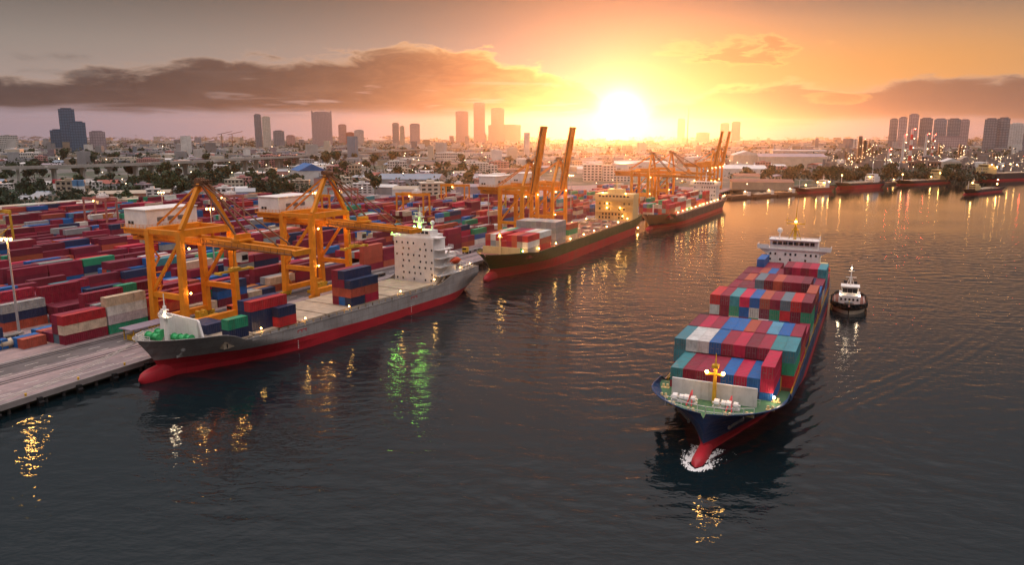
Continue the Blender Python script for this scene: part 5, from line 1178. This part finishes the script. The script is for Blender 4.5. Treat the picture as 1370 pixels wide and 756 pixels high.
x, y = gnd(919, 196); r = empty('radio_mast', (x, y, QZ), 0, 'thin lattice radio mast just right of the sun', 'radio mast'); MB().cyl((0, 0, 0), (0, 0, 205), 4, 1.2, 6).obj('mast_pole', STEEL, r); MB().box(-10, 10, -10, 10, 0, 5).obj('base', CONC_L, r)
# viaduct
VP = [(-980, 640), (-760, 770), (-560, 905), (-490, 1010), (-450, 1150), (-410, 1330), (-370, 1600), (-290, 2000), (-160, 2500)]
vr = empty('viaduct', (VP[0][0], VP[0][1], 0), 0, 'long elevated concrete road viaduct on square piers behind the trees', 'viaduct')
o0 = Vector((VP[0][0], VP[0][1], 0)); acc = 0.0
for k, (p, q) in enumerate(zip(VP, VP[1:])):
    p, q = Vector((*p, 0)) - o0, Vector((*q, 0)) - o0; d_ = (q - p); L = d_.length; t = d_.normalized(); nn = Vector((-t.y, t.x, 0))
    zt = 20.0
    MB().beam(p + Vector((0, 0, zt)) - t * .6, q + Vector((0, 0, zt)) + t * .6, 17, 2.0).obj('deck', CONC_L, vr)
    for sg in (-1, 1): MB().beam(p + nn * sg * 8.4 + Vector((0, 0, zt + 1.6)), q + nn * sg * 8.4 + Vector((0, 0, zt + 1.6)), .4, 1.2).obj('parapet', CONC_L, vr)
    for i in range(int(L / 34) + 1):
        c_ = p + t * min(L, 10 + i * 34); an = math.atan2(t.y, t.x)
        if i * 34 + 10 < L: MB().rbox(c_.x, c_.y, QZ - .2, zt - 3, 1.5, 3.4, an).rbox(c_.x, c_.y, zt - 3, zt - 1, 1.7, 7.4, an).obj('pier', CONC_L, vr)
# silos
def silo(px0, px1, yt, yb, n, band, label):
    x, y = gnd((px0 + px1) / 2, yb); W = (px1 - px0) / FPX * y; h = (yb - yt) / FPX * y; rr = W / n / 2 * .93
    r = empty('silo', (x, y, QZ - .05), 0, label, 'silo')
    for i in range(n):
        u = -W / 2 + W * (i + .5) / n; b = MB().cyl((u, 0, h * .12), (u, 0, h * .68), rr, n=14).obj('tank', WHITE, r, smooth=False)
        o = MB().cyl((u, 0, h * .682), (u, 0, h), rr * 1.01, n=14).obj('tank_cap', OBJC, r); o.color = (*band, 1)
        MB().box(u - rr * .7, u + rr * .7, -rr * .7, rr * .7, 0, h * .12).obj('silo_base', STEEL, r)
    OCC.append((x, y, W))
silo(72, 84, 240, 257, 2, (.5, .03, .05), 'pair of white silos with crimson tops'); silo(99, 115, 241, 266, 2, (.12, .28, .5), 'pair of tall white silos with blue tops')
x, y = gnd(43, 271); r = empty('site_hoarding', (x, y, QZ), R(4), 'bright blue sheet hoarding among sheds left of the silos', 'hoarding')
for i in range(9): o = MB().box(-22 + i * 5, -17.3 + i * 5, -.1, .1, 0, 5).obj('panel', OBJC, r); o.color = (.02, .15, .36, 1)
# refinery
def chimney(px_, yt, yb, rad, label, striped):
    x, y = gnd(px_, yb); h = (yb - yt) / FPX * y; r = empty('chimney', (x, y, QZ), 0, label, 'chimney', 'refinery chimneys'); n = 7
    for i in range(n):
        o = MB().cyl((0, 0, h * i / n), (0, 0, h * (i + 1) / n), rad * (1 - .35 * i / n), rad * (1 - .35 * (i + 1) / n), 10).obj('flue_section', OBJC, r); o.color = ((.5, .05, .05, 1) if striped and i % 2 else (.6, .57, .55, 1))
    for k in range(4): MB().ball((rad, -rad, h * (.25 + .25 * k)), .8, 6, 4).obj('lamp', L_RED if k == 3 else L_FAR, r)
for a in ((1206, 181, 222, 3, 'white chimney with red tip light left of the tall lattice stack', 0), (1216, 174, 222, 3.2, 'tallest red and white striped refinery chimney', 1), (1236, 180, 219, 3, 'plain pale chimney beside the brown plant shed', 0), (1246, 181, 214, 2.6, 'slim chimney with red lamps behind the dark plant block', 1), (1187, 200, 228, 2.2, 'thin pale flare stack near the river bank', 0)): chimney(*a)
def column(px_, yt, yb, wpx, label):
    x, y = gnd(px_, yb); h = (yb - yt) / FPX * y; W = wpx / FPX * y; r = empty('process_tower', (x, y, QZ), 0, label, 'process tower', 'refinery process towers')
    MB().cyl((-W * .2, 0, 0), (-W * .2, 0, h), W * .22, W * .18, 10).cyl((W * .25, 0, 0), (W * .25, 0, h * .85), W * .16, W * .16, 10).obj('column', STEEL, r)
    pl = MB()
    for k in range(8): pl.box(-W * .5, W * .5, -W * .4, W * .4, h * (k + 1) / 9, h * (k + 1) / 9 + .5)
    for sx in (-1, 1):
        for sy in (-1, 1): pl.box(sx * W * .48 - .3, sx * W * .48 + .3, sy * W * .38 - .3, sy * W * .38 + .3, 0, h * .9)
    pl.obj('platform_frame', RUST, r, 'stuff')
    lm = MB()
    for k in range(16): lm.ball((cr.uniform(-.5, .5) * W, -W * .42, h * cr.uniform(.1, .95)), .42, 5, 3)
    lm.obj('platform_lamps', L_FAR, r, 'stuff')
for a in ((1151, 183, 222, 14, 'tallest lit process tower standing left in the refinery'), (1163, 192, 222, 10, 'lit process tower right of the tallest one'), (1257, 192, 214, 8, 'lit process tower behind the dark plant block'), (1284, 193, 218, 8, 'lit process tower above the cream plant buildings'), (1135, 206, 224, 9, 'short lit process tower left of the tallest one'), (1330, 205, 226, 10, 'lit process tower behind the floodlit cargo ship')): column(*a)
for i, (px_, py_, rd, hh_) in enumerate(((1120, 222, 14, 11), (1175, 226, 13, 10), (1200, 231, 12, 9), (1310, 226, 13, 11), (1345, 228, 14, 11), (1104, 227, 11, 9))):
    x, y = gnd(px_, py_); r = empty('storage_tank', (x, y, QZ), 0, ['round pale storage tank left of the process towers', 'round pale storage tank right of the tallest process tower', 'low round tank near the river behind the bulk carrier', 'round tank behind the floodlit ship, left one', 'round tank behind the floodlit ship, right one', 'small round tank beside the long pale warehouse'][i], 'tank', 'storage tanks')
    MB().cyl((0, 0, 0), (0, 0, hh_), rd, n=24).obj('shell', WHITE, r); MB().cyl((0, 0, hh_ + .02), (0, 0, hh_ + 1.6), rd * .98, rd * .1, 24).obj('roof', CONC_L, r); OCC.append((x, y, rd))
pr = MB(); lp = MB()
for i in range(260):
    x, y = gnd(cr.uniform(1095, 1400), cr.uniform(207, 236)); 
    if not free(x, y, 6): continue
    h = cr.choice((5, 8, 12, 16, 22)); 
    if cr.random() < .5: pr.rbox(x, y, QZ, QZ + h, cr.uniform(3, 9), cr.uniform(2, 6), cr.random())
    else: pr.cyl((x, y, QZ), (x, y, QZ + h), cr.uniform(.8, 2.5), n=6)
    for k in range(2): lp.ball((x + cr.uniform(-4, 4), y - 7, QZ + cr.uniform(2, h + 4)), cr.uniform(.2, .42), 5, 3)
tag(pr.obj('process_plant', mat('plant steel', (.24, .21, .20), .6, 0, .4, .05), None, 'stuff'), 'dense pipes, vessels and frames of the refinery across the river', 'refinery')
tag(lp.obj('plant_lamps', L_FAR, None, 'stuff'), 'many small white lamps glowing all over the refinery', 'lamps')
# street lamps near the viaduct and through the city
sl_ = MB()
for i in range(170):
    px_ = cr.uniform(0, 1000); py_ = cr.triangular(192, 268, 215); x, y = gnd(px_, py_); 
    if y < 640: continue
    sl_.ball((x, y, QZ + cr.uniform(7, 11)), .00035 * y + .1, 5, 3)
tag(sl_.obj('street_lamps', L_FAR, None, 'stuff'), 'scattered small street lamps glowing through the city', 'lamps')
# individual houses and blocks
GN = 'city buildings'
NB = 0
def rand_b(px0, px1, py0, py1, n, zone, big):
    global NB
    for _ in range(n):
        px_ = cr.uniform(px0, px1); py_ = cr.uniform(py0, py1); x, y = gnd(px_, py_)
        wx = cr.uniform(12, 30) * big; wy = cr.uniform(10, 20) * big
        if not free(x, y, max(wx, wy) * .5): continue
        k = cr.random(); wall = cr.choice(('white', 'cream', 'white', 'grey', 'pink', 'tan', 'mauve')); roof = cr.choice(('rust', 'grey', 'brick red', 'white', 'mauve', 'tan', 'blue grey'))
        rot = cr.uniform(-.5, .5)
        if k < .45: building('house', f'low {wall} house with {roof} pitched roof {zone}', 'house', x, y, wx, wy, cr.uniform(4, 7), rot, wall, roof, gable=cr.uniform(2, 4), group=GN)
        elif k < .75: building('low_block', f'{wall} flat-roofed block of a few floors {zone}', 'building', x, y, wx, wy * .8, cr.uniform(8, 16) * big ** .5, rot, wall, wall, floors=cr.randint(3, 5), group=GN)
        else: building('shed', f'broad {wall} shed with {roof} sheet roof {zone}', 'shed', x, y, wx * 1.5, wy * 1.2, cr.uniform(5, 8), rot, wall, roof, gable=2.5, group=GN)
        NB += 1
rand_b(-10, 330, 246, 276, 46, 'between the yard and the viaduct', .8)
rand_b(330, 660, 230, 262, 40, 'behind the container yard', .95)
rand_b(-10, 420, 206, 224, 60, 'beyond the viaduct', 1.25)
rand_b(400, 800, 204, 232, 70, 'in the middle of the city', 1.2)
rand_b(780, 1120, 200, 240, 46, 'on the flats right of the sun', 1.2)
# trees
for _ in range(88): plant(cr.uniform(190, 400), cr.uniform(243, 262), 'belt', 1.0)
for _ in range(46): plant(cr.uniform(-5, 190), cr.uniform(246, 282), 'left', .85)
for _ in range(30): plant(cr.uniform(0, 350), cr.uniform(229, 240), 'via', 1.15)
for _ in range(40): plant(cr.uniform(440, 660), cr.uniform(226, 262), 'hall', 1.0)
for _ in range(60): plant(cr.uniform(985, 1290), cr.uniform(233, 246), 'bank', 1.05)
for _ in range(50): plant(cr.uniform(0, 800), cr.uniform(208, 226), 'mid', 1.5)
# far woods and far roofs that read as one mass
wd = MB(); wr = random.Random(31)
for i in range(900):
    px_ = wr.uniform(-40, 1410); py_ = 184.5 + 34 * wr.random() ** 1.7; x, y = gnd(px_, py_)
    if px_ > 985 and py_ > 226: continue
    if not free(x, y, 6): continue
    s_ = wr.uniform(5, 11) * (1 + y / 5000)
    for k in range(26):
        c_ = Vector((x + wr.gauss(0, 1.1) * s_, y + wr.gauss(0, 1) * s_, QZ + abs(wr.gauss(0, .5)) * s_ + 1)); u = Vector((wr.gauss(0, 1), wr.gauss(0, 1), wr.gauss(0, 1))).normalized(); v = u.orthogonal().normalized(); u2 = u.cross(v); t = s_ * wr.uniform(.16, .34)
        wd.face([c_ - v * t - u2 * t, c_ + v * t - u2 * t * .7, c_ + v * t * .8 + u2 * t, c_ - v * t * .6 + u2 * t])
for (x0_, x1_, y0_, y1_, n_) in ((190, 400, 245, 260, 150), (-20, 200, 253, 280, 120), (-20, 400, 219, 226, 70), (430, 700, 222, 258, 110), (985, 1330, 231, 243, 130), (-20, 1000, 200, 224, 260)):
    for i in range(n_):
        x, y = gnd(wr.uniform(x0_, x1_), wr.uniform(y0_, y1_))
        if not free(x, y, 5): continue
        s_ = wr.uniform(4, 7) * (1 + y / 4000)
        for k in range(44):
            c_ = Vector((x + wr.gauss(0, .9) * s_, y + wr.gauss(0, .9) * s_, QZ + abs(wr.gauss(0, .62)) * s_ + .5)); u = Vector((wr.gauss(0, 1), wr.gauss(0, 1), wr.gauss(0, 1))).normalized(); v = u.orthogonal().normalized(); u2 = u.cross(v); t = s_ * wr.uniform(.1, .24)
            wd.face([c_ - v * t - u2 * t, c_ + v * t - u2 * t * .7, c_ + v * t * .8 + u2 * t, c_ - v * t * .6 + u2 * t])
tag(wd.obj('woodland', LEAF2, None, 'stuff'), 'dark masses of distant trees between the city roofs', 'trees')
fc = MB(); cols_ = []
for i in range(5200):
    px_ = wr.uniform(-60, 1430); py_ = 183.2 + 38 * wr.random() ** 1.9; x, y = gnd(px_, py_)
    if y > 9600 or y < 900: continue
    if px_ > 985 and py_ > 206 and px_ < 1400: continue
    if y < 2600 and not free(x, y, 8): continue
    k = 1 + y / 2600; wx = wr.uniform(4, 10) * k; h = wr.uniform(4, 11) * (1 + .35 * k * wr.random())
    if wr.random() < .05: h *= wr.uniform(2, 4); wx *= .7
    fc.rbox(x, y, QZ - .1, QZ + h, wx, wx * wr.uniform(.5, 1), wr.uniform(-.6, .6)); c3 = COLR[wr.choice(('white', 'white', 'cream', 'grey', 'white', 'grey', 'mauve', 'blue grey', 'tan'))]; j = wr.uniform(.6, 1.05); cols_.append(tuple(v * j for v in c3))
o = fc.obj('distant_city', CITY_A, None, 'stuff'); at_ = o.data.color_attributes.new('col', 'FLOAT_COLOR', 'CORNER'); buf = []
for c3 in cols_: buf += [*c3, 1.0] * 24
at_.data.foreach_set('color', buf); tag(o, 'endless low roofs and blocks of the city fading to the horizon', 'city')

# ================================================================== HAZE
def haze():
    m = bpy.data.materials.new('haze'); m.use_nodes = True; n = NT(m.node_tree)
    v = n.new('ShaderNodeVolumePrincipled'); v.inputs['Color'].default_value = (1, .93, .90, 1); v.inputs['Density'].default_value = HAZE_D; v.inputs['Anisotropy'].default_value = .84
    try: v.inputs['Density Attribute'].default_value = ''
    except Exception: pass
    o = n.new('ShaderNodeOutputMaterial'); m.node_tree.links.new(v.outputs[0], o.inputs['Volume'])
    h = MB().box(-9300, 9300, -600, 10200, -3.5, 275).obj('haze', m, None, 'stuff'); tag(h, 'thin warm evening haze over the river and the city', 'haze')
HAZE_D = 3.5e-5
haze()
print('objects', len(bpy.data.objects), 'buildings', NB)
